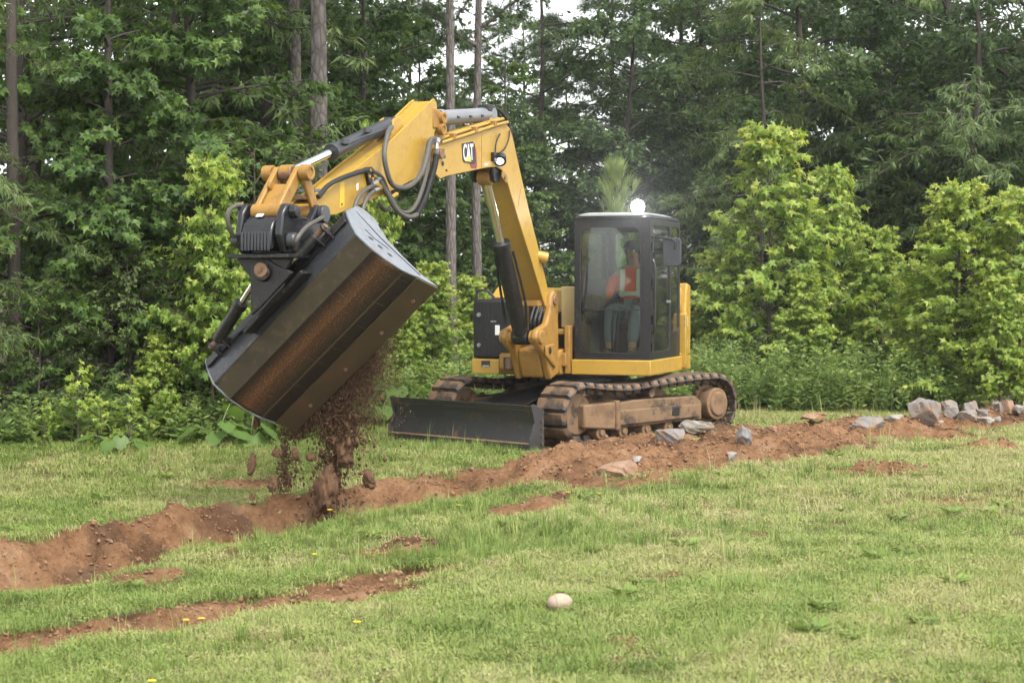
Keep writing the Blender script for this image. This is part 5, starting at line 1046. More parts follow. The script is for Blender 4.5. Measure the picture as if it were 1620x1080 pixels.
# big-leaved plants: every leaf a part of its own
def big_leaf_mesh():
    P = [(0, 0.35, 0.0)]; out = []
    ang = [-90, -60, -25, 5, 30, 58, 90, 122, 150, 175, 205, 240]; rad = [0.16, 0.42, 0.45, 0.52, 0.42, 0.55, 0.66, 0.55, 0.42, 0.52, 0.45, 0.42]
    for a, r in zip(ang, rad): P.append((r*math.cos(R_(a)), 0.35 + r*math.sin(R_(a)), -0.12*r*r - 0.04*((len(P)) % 2)))
    V = np.array(P); F = np.array([(0, 1 + i, 1 + (i+1) % 12) for i in range(12)])
    me_ = np_mesh('leaf', V, F, {'tint': np.array([0.6] + [0.35]*12)}, True); me_.materials.append(M['leaf_big']); return me_
BL = big_leaf_mesh(); rsb = random.Random(9)
def bigplant(px, D, nl, h, sz, label, spread=0.35):
    x = (px - 810)/2925*D; z = gz(x, D); e = empty('broad_leaf_plant', (x, D, z)); tag(e, label, 'plant', 'big-leaved plants')
    st = MB()
    for k in range(nl):
        a = k*2.4 + rsb.random()*0.5; hh = h*(0.35 + 0.65*rsb.random()); r = spread*(0.3 + 0.7*rsb.random())
        p_ = Vector((x + r*math.cos(a), D + r*math.sin(a), z + hh)); st.tube([(x, D, z), (x + r*0.4*math.cos(a), D + r*0.4*math.sin(a), z + hh*0.65), p_], 0.006, n=5, sub=2)
        o = bpy.data.objects.new('leaf', BL); col.objects.link(o); o.parent = e; o.location = p_ - Vector((x, D, z)); s_ = sz*(0.75 + 0.5*rsb.random()); o.scale = (s_, s_, s_)
        o.rotation_euler = (R_(-18 - 45*rsb.random()), R_(20*(rsb.random() - 0.5)), a - math.pi/2)
    st.build('stalks', 'stem_green', e)
bigplant(345, 19.7, 9, 0.48, 0.25, 'plant with very large leaves right below the left end of the bucket', 0.32)
bigplant(395, 19.9, 7, 0.42, 0.26, 'large-leaved plant behind the falling soil, right of the biggest one', 0.28)
bigplant(190, 19.2, 8, 0.18, 0.19, 'low large-leaved plant at the grass edge left of the bucket', 0.30)
bigplant(635, 22.6, 8, 0.55, 0.28, 'large-leaved plant above the far end of the dozer blade', 0.30)
bigplant(600, 22.2, 6, 0.40, 0.24, 'large-leaved plant left of the dozer blade end', 0.26)

# ------------------------------------------------------------------ grass (uncountable: one object per kind of turf)
def grass_mat(name, stops):
    m, n, l, b = mat(name); out = n['Material Output']
    at = n.new('ShaderNodeAttribute'); at.attribute_type = 'INSTANCER'; at.attribute_name = 'hue'
    a2 = n.new('ShaderNodeAttribute'); a2.attribute_name = 'tint'
    ad = n.new('ShaderNodeMath'); ad.operation = 'ADD'; l.new(at.outputs['Fac'], ad.inputs[0]); l.new(a2.outputs['Fac'], ad.inputs[1])
    r = ramp(n, l, ad.outputs[0], stops); l.new(r.outputs[0], b.inputs['Base Color']); b.inputs['Roughness'].default_value = 0.5; b.inputs['Specular IOR Level'].default_value = 0.3
    t = n.new('ShaderNodeBsdfTranslucent'); l.new(r.outputs[0], t.inputs[0]); mx = n.new('ShaderNodeMixShader'); mx.inputs[0].default_value = 0.3
    l.new(b.outputs[0], mx.inputs[1]); l.new(t.outputs[0], mx.inputs[2]); l.new(mx.outputs[0], out.inputs[0]); return m
grass_mat('grass_blade', [(0.0, (0.08, 0.14, 0.028)), (0.30, (0.165, 0.245, 0.055)), (0.55, (0.275, 0.35, 0.09)), (0.76, (0.385, 0.40, 0.145)), (1.0, (0.48, 0.42, 0.24))])
def clump(rs, kind):
    V = []; F = []; T = []
    def blade(x, y, h, w, az, bend, t):
        dx, dy = math.cos(az), math.sin(az); px, py = -dy*w/2, dx*w/2; o = len(V)
        for f, ww in ((0, 1.0), (0.55, 0.8)):
            q = bend*f*f*h; V.extend([(x + dx*q + px*ww, y + dy*q + py*ww, h*f), (x + dx*q - px*ww, y + dy*q - py*ww, h*f)])
        q = bend*h; V.append((x + dx*q, y + dy*q, h*(1 - 0.25*bend))); F.extend([(o, o+1, o+3), (o, o+3, o+2), (o+2, o+3, o+4)]); T.extend([t]*5)
    def leaflet(x, y, z, az, s, t, wd=0.36):
        dx, dy = math.cos(az), math.sin(az); o = len(V)
        V.extend([(x, y, z), (x + dx*s*0.5 - dy*s*wd, y + dy*s*0.5 + dx*s*wd, z + s*0.30), (x + dx*s, y + dy*s, z + s*0.35), (x + dx*s*0.5 + dy*s*wd, y + dy*s*0.5 - dx*s*wd, z + s*0.22)]); F.extend([(o, o+1, o+2), (o, o+2, o+3)]); T.extend([t]*4)
    if kind == 'turf':
        for k in range(72): r = 0.12*math.sqrt(rs.random()); a = rs.random()*6.283; blade(r*math.cos(a), r*math.sin(a), 0.018 + 0.036*rs.random(), 0.0045, rs.random()*6.283, 0.4 + 1.1*rs.random(), 0.16*(rs.random() - 0.5) + (0.32 if rs.random() < 0.12 else 0))
    elif kind == 'mat':
        for k in range(58): r = 0.12*math.sqrt(rs.random()); a = rs.random()*6.283; leaflet(r*math.cos(a), r*math.sin(a), 0.008 + 0.03*rs.random(), rs.random()*6.283, 0.009 + 0.010*rs.random(), 0.18*(rs.random() - 0.5))
        for k in range(26): r = 0.12*math.sqrt(rs.random()); a = rs.random()*6.283; blade(r*math.cos(a), r*math.sin(a), 0.03 + 0.05*rs.random(), 0.004, rs.random()*6.283, 0.3 + 0.8*rs.random(), 0.2*(rs.random() - 0.4))
    elif kind == 'straw':
        for k in range(36): r = 0.12*math.sqrt(rs.random()); a = rs.random()*6.283; blade(r*math.cos(a), r*math.sin(a), 0.02 + 0.035*rs.random(), 0.004, rs.random()*6.283, 0.9 + 1.6*rs.random(), 0.34 + 0.2*rs.random())
        for k in range(28): r = 0.12*math.sqrt(rs.random()); a = rs.random()*6.283; blade(r*math.cos(a), r*math.sin(a), 0.03 + 0.03*rs.random(), 0.0045, rs.random()*6.283, 0.3 + 0.8*rs.random(), 0)
    elif kind == 'tall':
        for k in range(26): r = 0.05*math.sqrt(rs.random()); a = rs.random()*6.283; blade(r*math.cos(a), r*math.sin(a), 0.10 + 0.14*rs.random(), 0.0055, a + rs.random()*1.6 - 0.8, 0.1 + 0.55*rs.random(), 0.12*(rs.random() - 0.5))
    elif kind == 'stalk':
        for k in range(3): blade(0.02*rs.random(), 0.02*rs.random(), 0.14 + 0.12*rs.random(), 0.004, rs.random()*6.283, 0.05 + 0.25*rs.random(), 0.25*(rs.random()))
        for k in range(6): blade(0.02*rs.random(), 0.02*rs.random(), 0.04 + 0.05*rs.random(), 0.005, rs.random()*6.283, 0.3 + 0.8*rs.random(), 0)
    elif kind == 'rosette':
        for k in range(26): a = k*2.4; s = 0.045 + 0.05*rs.random(); leaflet(0.02*math.cos(a), 0.02*math.sin(a), 0.012 + 0.025*rs.random(), a + rs.random(), s, 0.16*(rs.random() - 0.5), 0.15)
    return np.array(V), np.array(F), np.array(T)
def scatter(name, kinds, pts, rotz, scl, hue, var, label):
    """one mesh: template clumps plus loose points; nodes place a template on each point"""
    rs = random.Random(len(name)); V = []; F = []; T = []; G = []; o = 0
    for g, kd in enumerate(kinds):
        v, f, t = clump(rs, kd); V.append(v); F.append(f + o); T.append(t); G.append(np.full(len(v), g)); o += len(v)
    nT = o; V = np.concatenate(V + [pts]); F = np.concatenate(F); n_ = len(pts)
    z = np.zeros(nT)
    me_ = np_mesh(name, V, F, {'tint': np.concatenate(T + [np.zeros(n_)]), 'gid': np.concatenate(G + [np.full(n_, -1)]), 'isp': np.concatenate([z, np.ones(n_)]), 'rz': np.concatenate([z, rotz]), 'scl': np.concatenate([z, scl]), 'hue': np.concatenate([z, hue]), 'var': np.concatenate([z, var])})
    me_.materials.append(M['grass_blade'])
    ob = bpy.data.objects.new(name, me_); put(ob, (0, 0, 0)); tag(ob, label, 'grass', kind='stuff')
    ng = bpy.data.node_groups.new(name + '_nodes', 'GeometryNodeTree'); ng.interface.new_socket('Geometry', in_out='INPUT', socket_type='NodeSocketGeometry'); ng.interface.new_socket('Geometry', in_out='OUTPUT', socket_type='NodeSocketGeometry')
    N = ng.nodes; L = ng.links; gi = N.new('NodeGroupInput'); go = N.new('NodeGroupOutput')
    def attr(nm, ty='FLOAT'):
        a = N.new('GeometryNodeInputNamedAttribute'); a.data_type = ty; a.inputs['Name'].default_value = nm; return a.outputs['Attribute']
    cmpn = N.new('FunctionNodeCompare'); cmpn.data_type = 'FLOAT'; cmpn.operation = 'GREATER_THAN'; L.new(attr('isp'), cmpn.inputs[0]); cmpn.inputs[1].default_value = 0.5
    sep = N.new('GeometryNodeSeparateGeometry'); sep.domain = 'POINT'; L.new(gi.outputs[0], sep.inputs['Geometry']); L.new(cmpn.outputs[0], sep.inputs['Selection'])
    f2i = N.new('FunctionNodeFloatToInt'); L.new(attr('gid'), f2i.inputs[0])
    spl = N.new('GeometryNodeSplitToInstances'); spl.domain = 'POINT'; L.new(sep.outputs['Inverted'], spl.inputs['Geometry']); L.new(f2i.outputs[0], spl.inputs['Group ID'])
    inst = N.new('GeometryNodeInstanceOnPoints'); L.new(sep.outputs['Selection'], inst.inputs['Points']); L.new(spl.outputs['Instances'], inst.inputs['Instance']); inst.inputs['Pick Instance'].default_value = True
    v2i = N.new('FunctionNodeFloatToInt'); L.new(attr('var'), v2i.inputs[0]); L.new(v2i.outputs[0], inst.inputs['Instance Index'])
    cxyz = N.new('ShaderNodeCombineXYZ'); L.new(attr('rz'), cxyz.inputs[2]); L.new(cxyz.outputs[0], inst.inputs['Rotation']); L.new(attr('scl'), inst.inputs['Scale'])
    L.new(inst.outputs[0], go.inputs[0])
    md = ob.modifiers.new('scatter', 'NODES'); md.node_group = ng
    return ob
rs = np.random.RandomState(5)
def field(n_, d0, d1, spread=0.33):
    D = np.sqrt(d0*d0 + (d1*d1 - d0*d0)*rs.rand(n_)); x = (rs.rand(n_)*2 - 1)*spread*D; return x, D
def edge_ok(x, y):                         # keep the lawn out of the wood
    return y < 20.2 + 0.75*np.clip(x + 4.2, 0, 5.6) + 0.45*np.clip(x - 1.4, 0, 30)
def on_track(x, y):
    ux = -(x - 0.83)*0.715 - (y - 21.3)*0.699; vx = (x - 0.83)*0.699 - (y - 21.3)*0.715
    return (np.abs(ux) < 1.6) & (np.abs(np.abs(vx) - 0.875) < 0.28)
X1, Y1 = field(11000, 5.6, 12.5); X2, Y2 = field(17000, 12.5, 27.0)
x = np.concatenate([X1, X2]); y = np.concatenate([Y1, Y2]); z, so_ = ground(x, y)
patch = fbm(x*0.7, y*0.7, 61, 4); fine = fbm(x*3.2, y*3.2, 71, 3)
keep = edge_ok(x, y) & ~on_track(x, y) & (rs.rand(len(x)) > so_*1.25 - 0.02) & (rs.rand(len(x)) < 0.35 + 1.5*fine)
x, y, z, patch, fine = (q[keep] for q in (x, y, z, patch, fine)); n_ = len(x)
KN = ['turf', 'turf', 'mat', 'mat', 'mat', 'straw', 'turf', 'stalk']
dry = sstep(0.46, 0.62, patch + 0.10*sstep(-1, 4, x) + 0.10*(fine - 0.5))
var = np.where(rs.rand(n_) < 0.10 + 0.22*dry, 5, rs.choice([0, 1, 2, 3, 4, 6], n_)); var = np.where(rs.rand(n_) < 0.02, 7, var)
hue = np.clip(0.43 + 0.22*dry + 0.5*(fine - 0.5) + 0.10*rs.randn(n_) + 0.06*sstep(-2, 3, x), 0, 0.86)
scl = (0.75 + 0.5*rs.rand(n_))*(0.9 + 0.35*sstep(11, 20, y)) * (0.8 + 0.5*fine)
scatter('lawn_grass', KN, np.stack([x, y, z - 0.004], 1), rs.rand(n_)*6.283, scl, hue, var, 'short weedy green grass covering the field')
# taller tufts: before the ditch, along its lip and at the foot of the blade
TX = []; TY = []
for cx, cy, rx, ry, k in ((-0.35, 12.6, 1.0, 0.9, 330), (-1.0, 15.0, 1.3, 0.5, 150), (0.5, 13.6, 1.2, 1.0, 170), (-2.2, 13.9, 0.9, 0.7, 170), (-0.3, 19.4, 0.8, 0.5, 150), (-2.2, 18.4, 1.6, 0.9, 190), (2.5, 16.8, 1.5, 1.0, 110), (-3.2, 18.8, 1.8, 0.7, 160), (0.6, 9.0, 2.2, 1.5, 120), (4, 22.6, 1.5, 1.2, 160), (3.0, 12.5, 2.5, 3.0, 110), (-1.6, 9.3, 1.6, 1.6, 110)):
    TX.append(cx + rs.randn(k)*rx*0.55); TY.append(cy + rs.randn(k)*ry*0.55)
x = np.concatenate(TX); y = np.concatenate(TY); z, so_ = ground(x, y); keep = (so_ < 0.5) & ~on_track(x, y); x, y, z = x[keep], y[keep], z[keep]; n_ = len(x)
scatter('tall_grass', ['tall', 'tall', 'tall', 'stalk'], np.stack([x, y, z - 0.01], 1), rs.rand(n_)*6.283, 0.3 + 0.55*rs.rand(n_), np.clip(0.42 + 0.12*rs.randn(n_), 0.1, 0.75), rs.randint(0, 4, n_).astype(float), 'taller tufts of fresh green grass beside the ditch')
x, y = field(95, 6.0, 20); z, so_ = ground(x, y); keep = (so_ < 0.3) & edge_ok(x, y) & ~on_track(x, y); x, y, z = x[keep], y[keep], z[keep]; n_ = len(x)
scatter('lawn_weeds', ['rosette', 'rosette', 'mat'], np.stack([x, y, z], 1), rs.rand(n_)*6.283, 0.7 + 0.7*rs.rand(n_), np.clip(0.34 + 0.08*rs.randn(n_), 0.1, 0.6), rs.randint(0, 3, n_).astype(float), 'flat broad-leaved weeds scattered through the lawn')

# ------------------------------------------------------------------ rocks
def drop(px, py):
    D = np.arange(7.5, 34, 0.02); x = (px - 810)/2925*D; z, _ = ground(x, D); t_ = math.atan(90/2925)
    yy = 540 - 2925*np.tan(np.arctan2(z - 1.7, D) + t_); k = np.argmax(yy <= py); return float(D[k])
def rock(name, label, px, D, w, h, d, matn, seed, rot=0.0, sink=0.25, cat='rock', group='loose rocks along the ditch', cuts=13, smooth=False, lift=0.0):
    r_ = random.Random(seed); bm = bmesh.new(); bmesh.ops.create_icosphere(bm, subdivisions=4, radius=0.5)
    pl = []
    for k in range(cuts):
        v = Vector((r_.gauss(0, 1), r_.gauss(0, 1), r_.gauss(0, 0.8))).normalized(); pl.append((v, 0.24 + 0.17*r_.random()))
    pl.append((Vector((0.15*r_.gauss(0, 1), 0.15*r_.gauss(0, 1), 1)).normalized(), 0.30))
    co = np.array([v.co[:] for v in bm.verts])
    if not smooth:
        for nn_, dd in pl:
            nv_ = np.array(nn_); s_ = np.maximum(0, co @ nv_ - dd); co -= s_[:, None]*nv_
    c = co*3; j = 0.13*(fbm(c[:, 0]*2 + c[:, 2]*1.7 + seed, c[:, 1]*2 - c[:, 2]*1.3, seed % 50, 5) - 0.5)
    co += co/np.maximum(1e-3, np.linalg.norm(co, axis=1, keepdims=True))*j[:, None]*(0.25 if smooth else 1)
    mn, mx_ = co.min(0), co.max(0); co = (co - (mn + mx_)/2)/(mx_ - mn); co[:, 2] += 0.5; co *= np.array([w, d, h/(1 - sink)])
    for v, q in zip(bm.verts, co): v.co = q
    me_ = bpy.data.meshes.new(name); bm.to_mesh(me_); bm.free(); me_.polygons.foreach_set('use_smooth', np.ones(len(me_.polygons), bool)); me_.set_sharp_from_angle(angle=R_(38 if smooth else 22)); me_.materials.append(M[matn])
    D = drop(px, D) + d*0.4 if D > 100 else D; x = (px - 810)/2925*D; o = bpy.data.objects.new(name, me_); put(o, (x, D, gz(x, D) - h*sink/(1 - sink) + lift)); o.rotation_euler[2] = rot; tag(o, label, cat, group); return o
rock('rock', 'flat pale slab of rock lying against the rear of the near track', 1103, 692, 0.42, 0.15, 0.3, 'rock_pale', 1, 0.2, 0.1)
rock('rock', 'grey rock just left of the pale slab, below the track', 1062, 702, 0.30, 0.14, 0.25, 'rock_grey', 2, 0.5)
rock('rock', 'large pinkish clay-stained rock in the spoil below the track front', 974, 755, 0.34, 0.17, 0.32, 'rock_clay', 3, 0.9, 0.2)
rock('rock', 'dark thin slab of rock sticking out of the spoil right of the track', 1178, 706, 0.13, 0.18, 0.22, 'rock_grey', 4, 0.6)
rock('rock', 'small pale stone in the spoil below the final drive', 1160, 728, 0.10, 0.07, 0.08, 'rock_pale', 5, 0.3)
rock('rock', 'small pale stone right of the large clay-stained rock', 1008, 730, 0.11, 0.06, 0.08, 'rock_pale', 6, 1.1)
rock('rock', 'wide flat grey rock alone in the middle of the right-hand spoil', 1372, 678, 0.42, 0.16, 0.32, 'rock_grey', 7, 0.1, 0.15)
rock('rock', 'biggest jagged grey rock standing at the left of the rock pile', 1466, 672, 0.38, 0.32, 0.32, 'rock_grey', 8, 0.4, 0.15)
rock('rock', 'flat orange-tinted slab on the spoil left of the wide grey rock', 1286, 672, 0.32, 0.07, 0.26, 'rock_clay', 9, 0.2, 0.1, lift=0.04)
rock('rock', 'small cream stone just left of the biggest jagged rock', 1415, 665, 0.22, 0.09, 0.2, 'rock_pale', 10, 0.7)
PILE = [(1502, 650, .24, .17, 'rock_grey', 'blocky grey rock right behind the biggest jagged one'), (1507, 660, .22, .13, 'rock_grey', 'low grey rock in front of the blocky one in the pile'), (1537, 650, .24, .17, 'rock_grey', 'rounded grey rock in the middle of the pile, back row'), (1553, 656, .20, .13, 'rock_grey', 'grey rock touching the rounded one on its right'), (1534, 665, .24, .12, 'rock_grey', 'flat grey rock in the front middle of the pile'), (1580, 647, .22, .15, 'rock_grey', 'grey rock in the right half of the pile, back row'), (1598, 652, .24, .17, 'rock_clay', 'brown-grey tilted rock near the right end of the pile'), (1600, 636, .18, .12, 'rock_pale', 'pale rock at the top right of the pile'), (1577, 664, .20, .10, 'rock_grey', 'low grey rock in the front row, right of the flat one'), (1612, 660, .18, .09, 'rock_pale', 'cream rock at the right frame edge of the pile'), (1558, 672, .26, .08, 'rock_pale', 'flat pale slab lying at the front foot of the pile'), (1490, 668, .12, .06, 'rock_pale', 'small pale stone at the foot of the jagged rock'), (1440, 652, .14, .09, 'rock_grey', 'small grey stone behind the jagged rock'), (1630, 654, .25, .16, 'rock_grey', 'grey rock cut by the right frame edge')]
for k, (px, D, w, h, mt, lb) in enumerate(PILE): rock('rock', lb, px, D, w, h, w*0.85, mt, 40 + k, k*0.9, 0.35)
rock('rock', 'rough brown rock lying in the soil at the top of the spoil on the right', 1220, 686, 0.16, 0.07, 0.13, 'rock_clay', 60, 0.4)
rock('round_stone', 'smooth rounded pinkish stone lying alone in the foreground grass', 886, 10.15, 0.142, 0.088, 0.12, 'pebble_stone', 70, 0.2, 0.15, cat='stone', group=None or 'loose rocks along the ditch', smooth=True, cuts=0)

# ------------------------------------------------------------------ loose soil crumbs on bare ground (uncountable)
def lumps(name, P, S3, matn, label, cat, seed=1, octa=False):
    r_ = np.random.RandomState(seed); t = (1 + 5**0.5)/2
    IV = np.array([(-1, t, 0), (1, t, 0), (-1, -t, 0), (1, -t, 0), (0, -1, t), (0, 1, t), (0, -1, -t), (0, 1, -t), (t, 0, -1), (t, 0, 1), (-t, 0, -1), (-t, 0, 1)]); IV /= np.linalg.norm(IV[0])
    IF = np.array([(0, 11, 5), (0, 5, 1), (0, 1, 7), (0, 7, 10), (0, 10, 11), (1, 5, 9), (5, 11, 4), (11, 10, 2), (10, 7, 6), (7, 1, 8), (3, 9, 4), (3, 4, 2), (3, 2, 6), (3, 6, 8), (3, 8, 9), (4, 9, 5), (2, 4, 11), (6, 2, 10), (8, 6, 7), (9, 8, 1)])
    if octa: IV = np.array([(1, 0, 0), (-1, 0, 0), (0, 1, 0), (0, -1, 0), (0, 0, 1), (0, 0, -1.0)]); IF = np.array([(0, 2, 4), (2, 1, 4), (1, 3, 4), (3, 0, 4), (2, 0, 5), (1, 2, 5), (3, 1, 5), (0, 3, 5)])
    NV = len(IV); n_ = len(P); J = 1 + 0.42*r_.randn(n_, NV, 1).clip(-1.6, 1.8); a = r_.rand(n_)*6.283; ca, sa = np.cos(a), np.sin(a)
    B = IV[None]*J*0.5; X_ = B[..., 0]*ca[:, None] - B[..., 1]*sa[:, None]; Y_ = B[..., 0]*sa[:, None] + B[..., 1]*ca[:, None]
    V = P[:, None, :] + np.stack([X_*S3[:, 0:1], Y_*S3[:, 1:2], B[..., 2]*S3[:, 2:3]], -1)
    me_ = np_mesh(name, V.reshape(-1, 3), (IF[None] + (np.arange(n_)*NV)[:, None, None]).reshape(-1, 3)); me_.materials.append(M[matn])
    o = bpy.data.objects.new(name, me_); put(o, (0, 0, 0)); tag(o, label, cat, kind='stuff'); return o
simple('soil_crumb', (0.28, 0.15, 0.075), (0.14, 0.07, 0.036), 30.0, 0.95, dirt=(0.36, 0.24, 0.15), dscale=9, dlo=0.5, dhi=0.65)
rs2 = np.random.RandomState(8); x, y = field(260000, 8, 27); z, so_ = ground(x, y); keep = (rs2.rand(len(x)) < so_*so_*0.9) & ~on_track(x, y); x, y, z = x[keep], y[keep], z[keep]
s_ = 0.006 + 0.022*rs2.rand(len(x))**3 + 0.045*rs2.rand(len(x))**14; lumps('soil_crumbs', np.stack([x, y, z + s_*0.2], 1), np.stack([s_, s_*0.8, s_*0.7], 1), 'soil_crumb', 'loose orange-brown crumbs of soil on the bare ground', 'soil', octa=True)

# ------------------------------------------------------------------ soil pouring from the bucket
P = []; S3 = []
rs3 = np.random.RandomState(21)
lip = lambda a, c=0.93, n_=0.04: np.array(Bk(c, a, n_))
def stream(a0, a1, n_, drop0, drop1, spread, s0, s1, pw=1.0):
    for k in range(n_):
        a = a0 + (a1 - a0)*rs3.rand(); f = rs3.rand()**pw; q = lip(a, 0.90 + 0.06*rs3.rand(), 0.02 + 0.14*rs3.rand()); dz = drop0 + (drop1 - drop0)*f
        zz = q[2] - dz; gzz = GZ(q[0], q[1])
        if zz < gzz + 0.02: continue
        sp = spread*(0.4 + 0.8*f); P.append((q[0] + rs3.randn()*sp, q[1] + rs3.randn()*sp, zz)); s_ = s0 + (s1 - s0)*rs3.rand()**3; S3.append((s_, s_, s_*(0.9 + 1.3*rs3.rand())))
_c = {}
def GZ(x, y):
    k = (round(x*5), round(y*5))
    if k not in _c: _c[k] = gz(k[0]/5, k[1]/5)
    return _c[k]
stream(-0.70, 0.16, 6500, -0.03, 0.22, 0.025, 0.004, 0.020)        # curtain under the lip
stream(-0.42, -0.30, 3600, 0.05, 0.75, 0.045, 0.003, 0.020)
stream(-0.26, -0.12, 3000, 0.05, 0.62, 0.05, 0.003, 0.018)
stream(-0.06, 0.10, 2600, 0.03, 0.55, 0.05, 0.003, 0.014)
stream(-0.60, -0.36, 3600, 0.2, 1.1, 0.055, 0.003, 0.024)
stream(-0.98, -0.62, 2200, -0.03, 0.11, 0.022, 0.004, 0.026)
stream(-1.16, -1.06, 2200, -0.1, 0.75, 0.035, 0.003, 0.024, 0.8)
stream(-0.3, 0.42, 7500, 0.0, 0.95, 0.09, 0.002, 0.009, 1.5)
stream(0.08, 0.34, 1600, 0.02, 0.45, 0.05, 0.003, 0.014, 1.3)
stream(-1.1, 0.3, 260, 0.1, 1.0, 0.10, 0.008, 0.045)
stream(-0.60, 0.0, 420, 0.0, 0.7, 0.05, 0.015, 0.045)
lumps('falling_soil', np.array(P), np.array(S3), 'dark_mud', 'spray of dark soil crumbs falling from the bucket lip', 'soil', 3, octa=True)
def clod(label, px, py, D, w, h, seed):
    x = (px - 810)/2925*D; t_ = math.atan(90/2925); v = (540 - py)/2925; zc = 1.7 + D*math.tan(math.atan(v) - t_)
    r_ = random.Random(seed); bm = bmesh.new(); bmesh.ops.create_icosphere(bm, subdivisions=4, radius=0.5)
    co = np.array([v.co[:] for v in bm.verts]); zz = co[:, 2]*h/w; j = 0.42*(fbm(co[:, 0]*4 + zz*3 + seed, co[:, 1]*4 - zz*2, seed, 3) + fbm(zz*4 + seed, co[:, 0]*4 - co[:, 1]*3, seed + 5, 3) - 1) + 0.28*(fbm(co[:, 0]*12 + zz*9, co[:, 1]*12 - zz*7, seed, 3) + fbm(zz*13, co[:, 0]*11 + co[:, 1]*9, seed + 9, 3) - 1)
    co = np.sign(co)*np.abs(co*2)**0.72*0.5; co += co/np.linalg.norm(co, axis=1, keepdims=True)*j[:, None]; co = np.stack([co[:, 0]*w*(1 - 0.3*co[:, 2]), co[:, 1]*w*0.8, co[:, 2]*h], 1)
    for v, q in zip(bm.verts, co): v.co = q
    me_ = bpy.data.meshes.new('soil_clod'); bm.to_mesh(me_); bm.free(); me_.polygons.foreach_set('use_smooth', np.ones(len(me_.polygons), bool)); me_.materials.append(M['dark_mud'])
    o = bpy.data.objects.new('soil_clod', me_); put(o, (x, D, zc)); o.rotation_euler = (0.1, 0.15*r_.gauss(0, 1), r_.random()*6); tag(o, label, 'soil clod', 'clods falling from the bucket')
clod('biggest tall clod of soil falling under the bucket, about to hit the ditch', 516, 772, 15.9, 0.19, 0.36, 3)
clod('oval clod in mid-air left of the biggest one', 430, 765, 15.8, 0.075, 0.13, 4)
clod('small clod just under the bucket lip', 467, 719, 15.9, 0.075, 0.10, 5)
clod('small clod left of the one under the lip', 437, 716, 15.9, 0.08, 0.07, 6)
clod('lowest of the clods in the thin left stream', 398, 790, 15.9, 0.05, 0.09, 7)
clod('clod high in the thin left stream, below the bucket corner', 404, 668, 16.0, 0.055, 0.10, 8)
clod('dangling strip of soil under the middle of the lip', 492, 722, 15.9, 0.09, 0.05, 9)
clod('tall clod in the middle of the thin left stream', 397, 735, 15.9, 0.06, 0.16, 10)
clod('chunk of soil breaking up at the right of the falling curtain', 583, 758, 15.9, 0.085, 0.13, 11)
clod('chunk of soil high in the falling curtain', 545, 712, 15.9, 0.13, 0.22, 12)

# ------------------------------------------------------------------ yellow flowers
def flower(px, D, h, label):
    x = (px - 810)/2925*D; z = gz(x, D); e = empty('yellow_flower', (x, D, z)); tag(e, label, 'flower', 'yellow wildflowers in the grass')
    MB().tube([(x, D, z), (x + 0.01, D, z + h*0.6), (x + 0.005, D - 0.01, z + h)], 0.003, n=5, sub=2).build('stem', 'stem_green', e)
    q = MB(); c = Vector((x + 0.005, D - 0.01, z + h))
    for k in range(12):
        a = 2*math.pi*k/12; d = Vector((math.cos(a), math.sin(a)*0.9, 0.45)); s = Vector((-math.sin(a), math.cos(a), 0))*0.006; q.add([c - s*0.5, c + s*0.5, c + d*0.022 + s, c + d*0.022 - s], [(0, 1, 2, 3)])
    q.sphere(c + Vector((0, 0, 0.006)), 0.009, (1, 1, 0.6), 8, 6); q.build('blossom', 'flower_yellow', e)
for px, D, h, lb in [(495, 12.6, .08, 'yellow flower in the taller grass below the falling soil'), (315, 10.8, .05, 'yellow flower on the edge of the lower soil strip, right one of a pair'), (291, 10.7, .04, 'yellow flower on the edge of the lower soil strip, left one of a pair'), (236, 8.85, .04, 'yellow flower nearest the bottom left of the field'), (898, 15.2, .06, 'yellow flower below the track front, left of its neighbour'), (947, 15.0, .05, 'yellow flower below the clay-stained rock'), (563, 10.0, .04, 'tiny yellow flower low in the middle left grass'), (520, 14.4, .14, 'pale yellow flower on a tall stem at the ditch below the big clod'), (725, 14.9, .05, 'yellow flower just right of the ditch middle')]:
    flower(px, D, h, lb)

# ------------------------------------------------------------------ operator
def skin_mesh(name, verts, edges, radii, matn, parent, sub=2, root=0):
    me_ = bpy.data.meshes.new(name); c = Vector(verts[root]); me_.from_pydata([tuple(Vector(v) - c) for v in verts], edges, []); me_.update()
    o = bpy.data.objects.new(name, me_); put(o, c, parent)
    md = o.modifiers.new('skin', 'SKIN'); md.use_smooth_shade = True
    lay = me_.skin_vertices[0].data if me_.skin_vertices else None
    if lay is None:
        bm = bmesh.new(); bm.from_mesh(me_); bm.verts.layers.skin.verify(); bm.to_mesh(me_); bm.free(); lay = me_.skin_vertices[0].data
    for i, r in enumerate(radii): lay[i].radius = (r, r) if not isinstance(r, tuple) else r; lay[i].use_root = (i == root)
    ss = o.modifiers.new('sub', 'SUBSURF'); ss.levels = sub; ss.render_levels = sub
    me_.materials.append(M[matn]); return o
vo = 0.54
pv = S(-0.16, vo, 1.42)
pers = empty('person', S(-0.16, vo, 1.34)); tag(pers, 'operator in orange hi-vis vest and grey cap seated in the cab', 'person')
J = {'pel': (-0.16, 0, 1.44), 'belly': (-0.18, 0, 1.58), 'chest': (-0.20, 0, 1.80), 'neck': (-0.19, 0, 1.96), 'chin': (-0.165, 0, 2.04), 'head': (-0.155, 0, 2.13), 'top': (-0.165, 0, 2.22), 'nose': (-0.065, 0, 2.10)}
names = list(J); V = [S(u, vo + v, z) for u, v, z in J.values()]; E2 = [(0, 1), (1, 2), (2, 3), (3, 4), (4, 5), (5, 6), (5, 7)]; Rr = [0.15, 0.14, 0.15, 0.055, 0.065, 0.10, 0.075, 0.016]
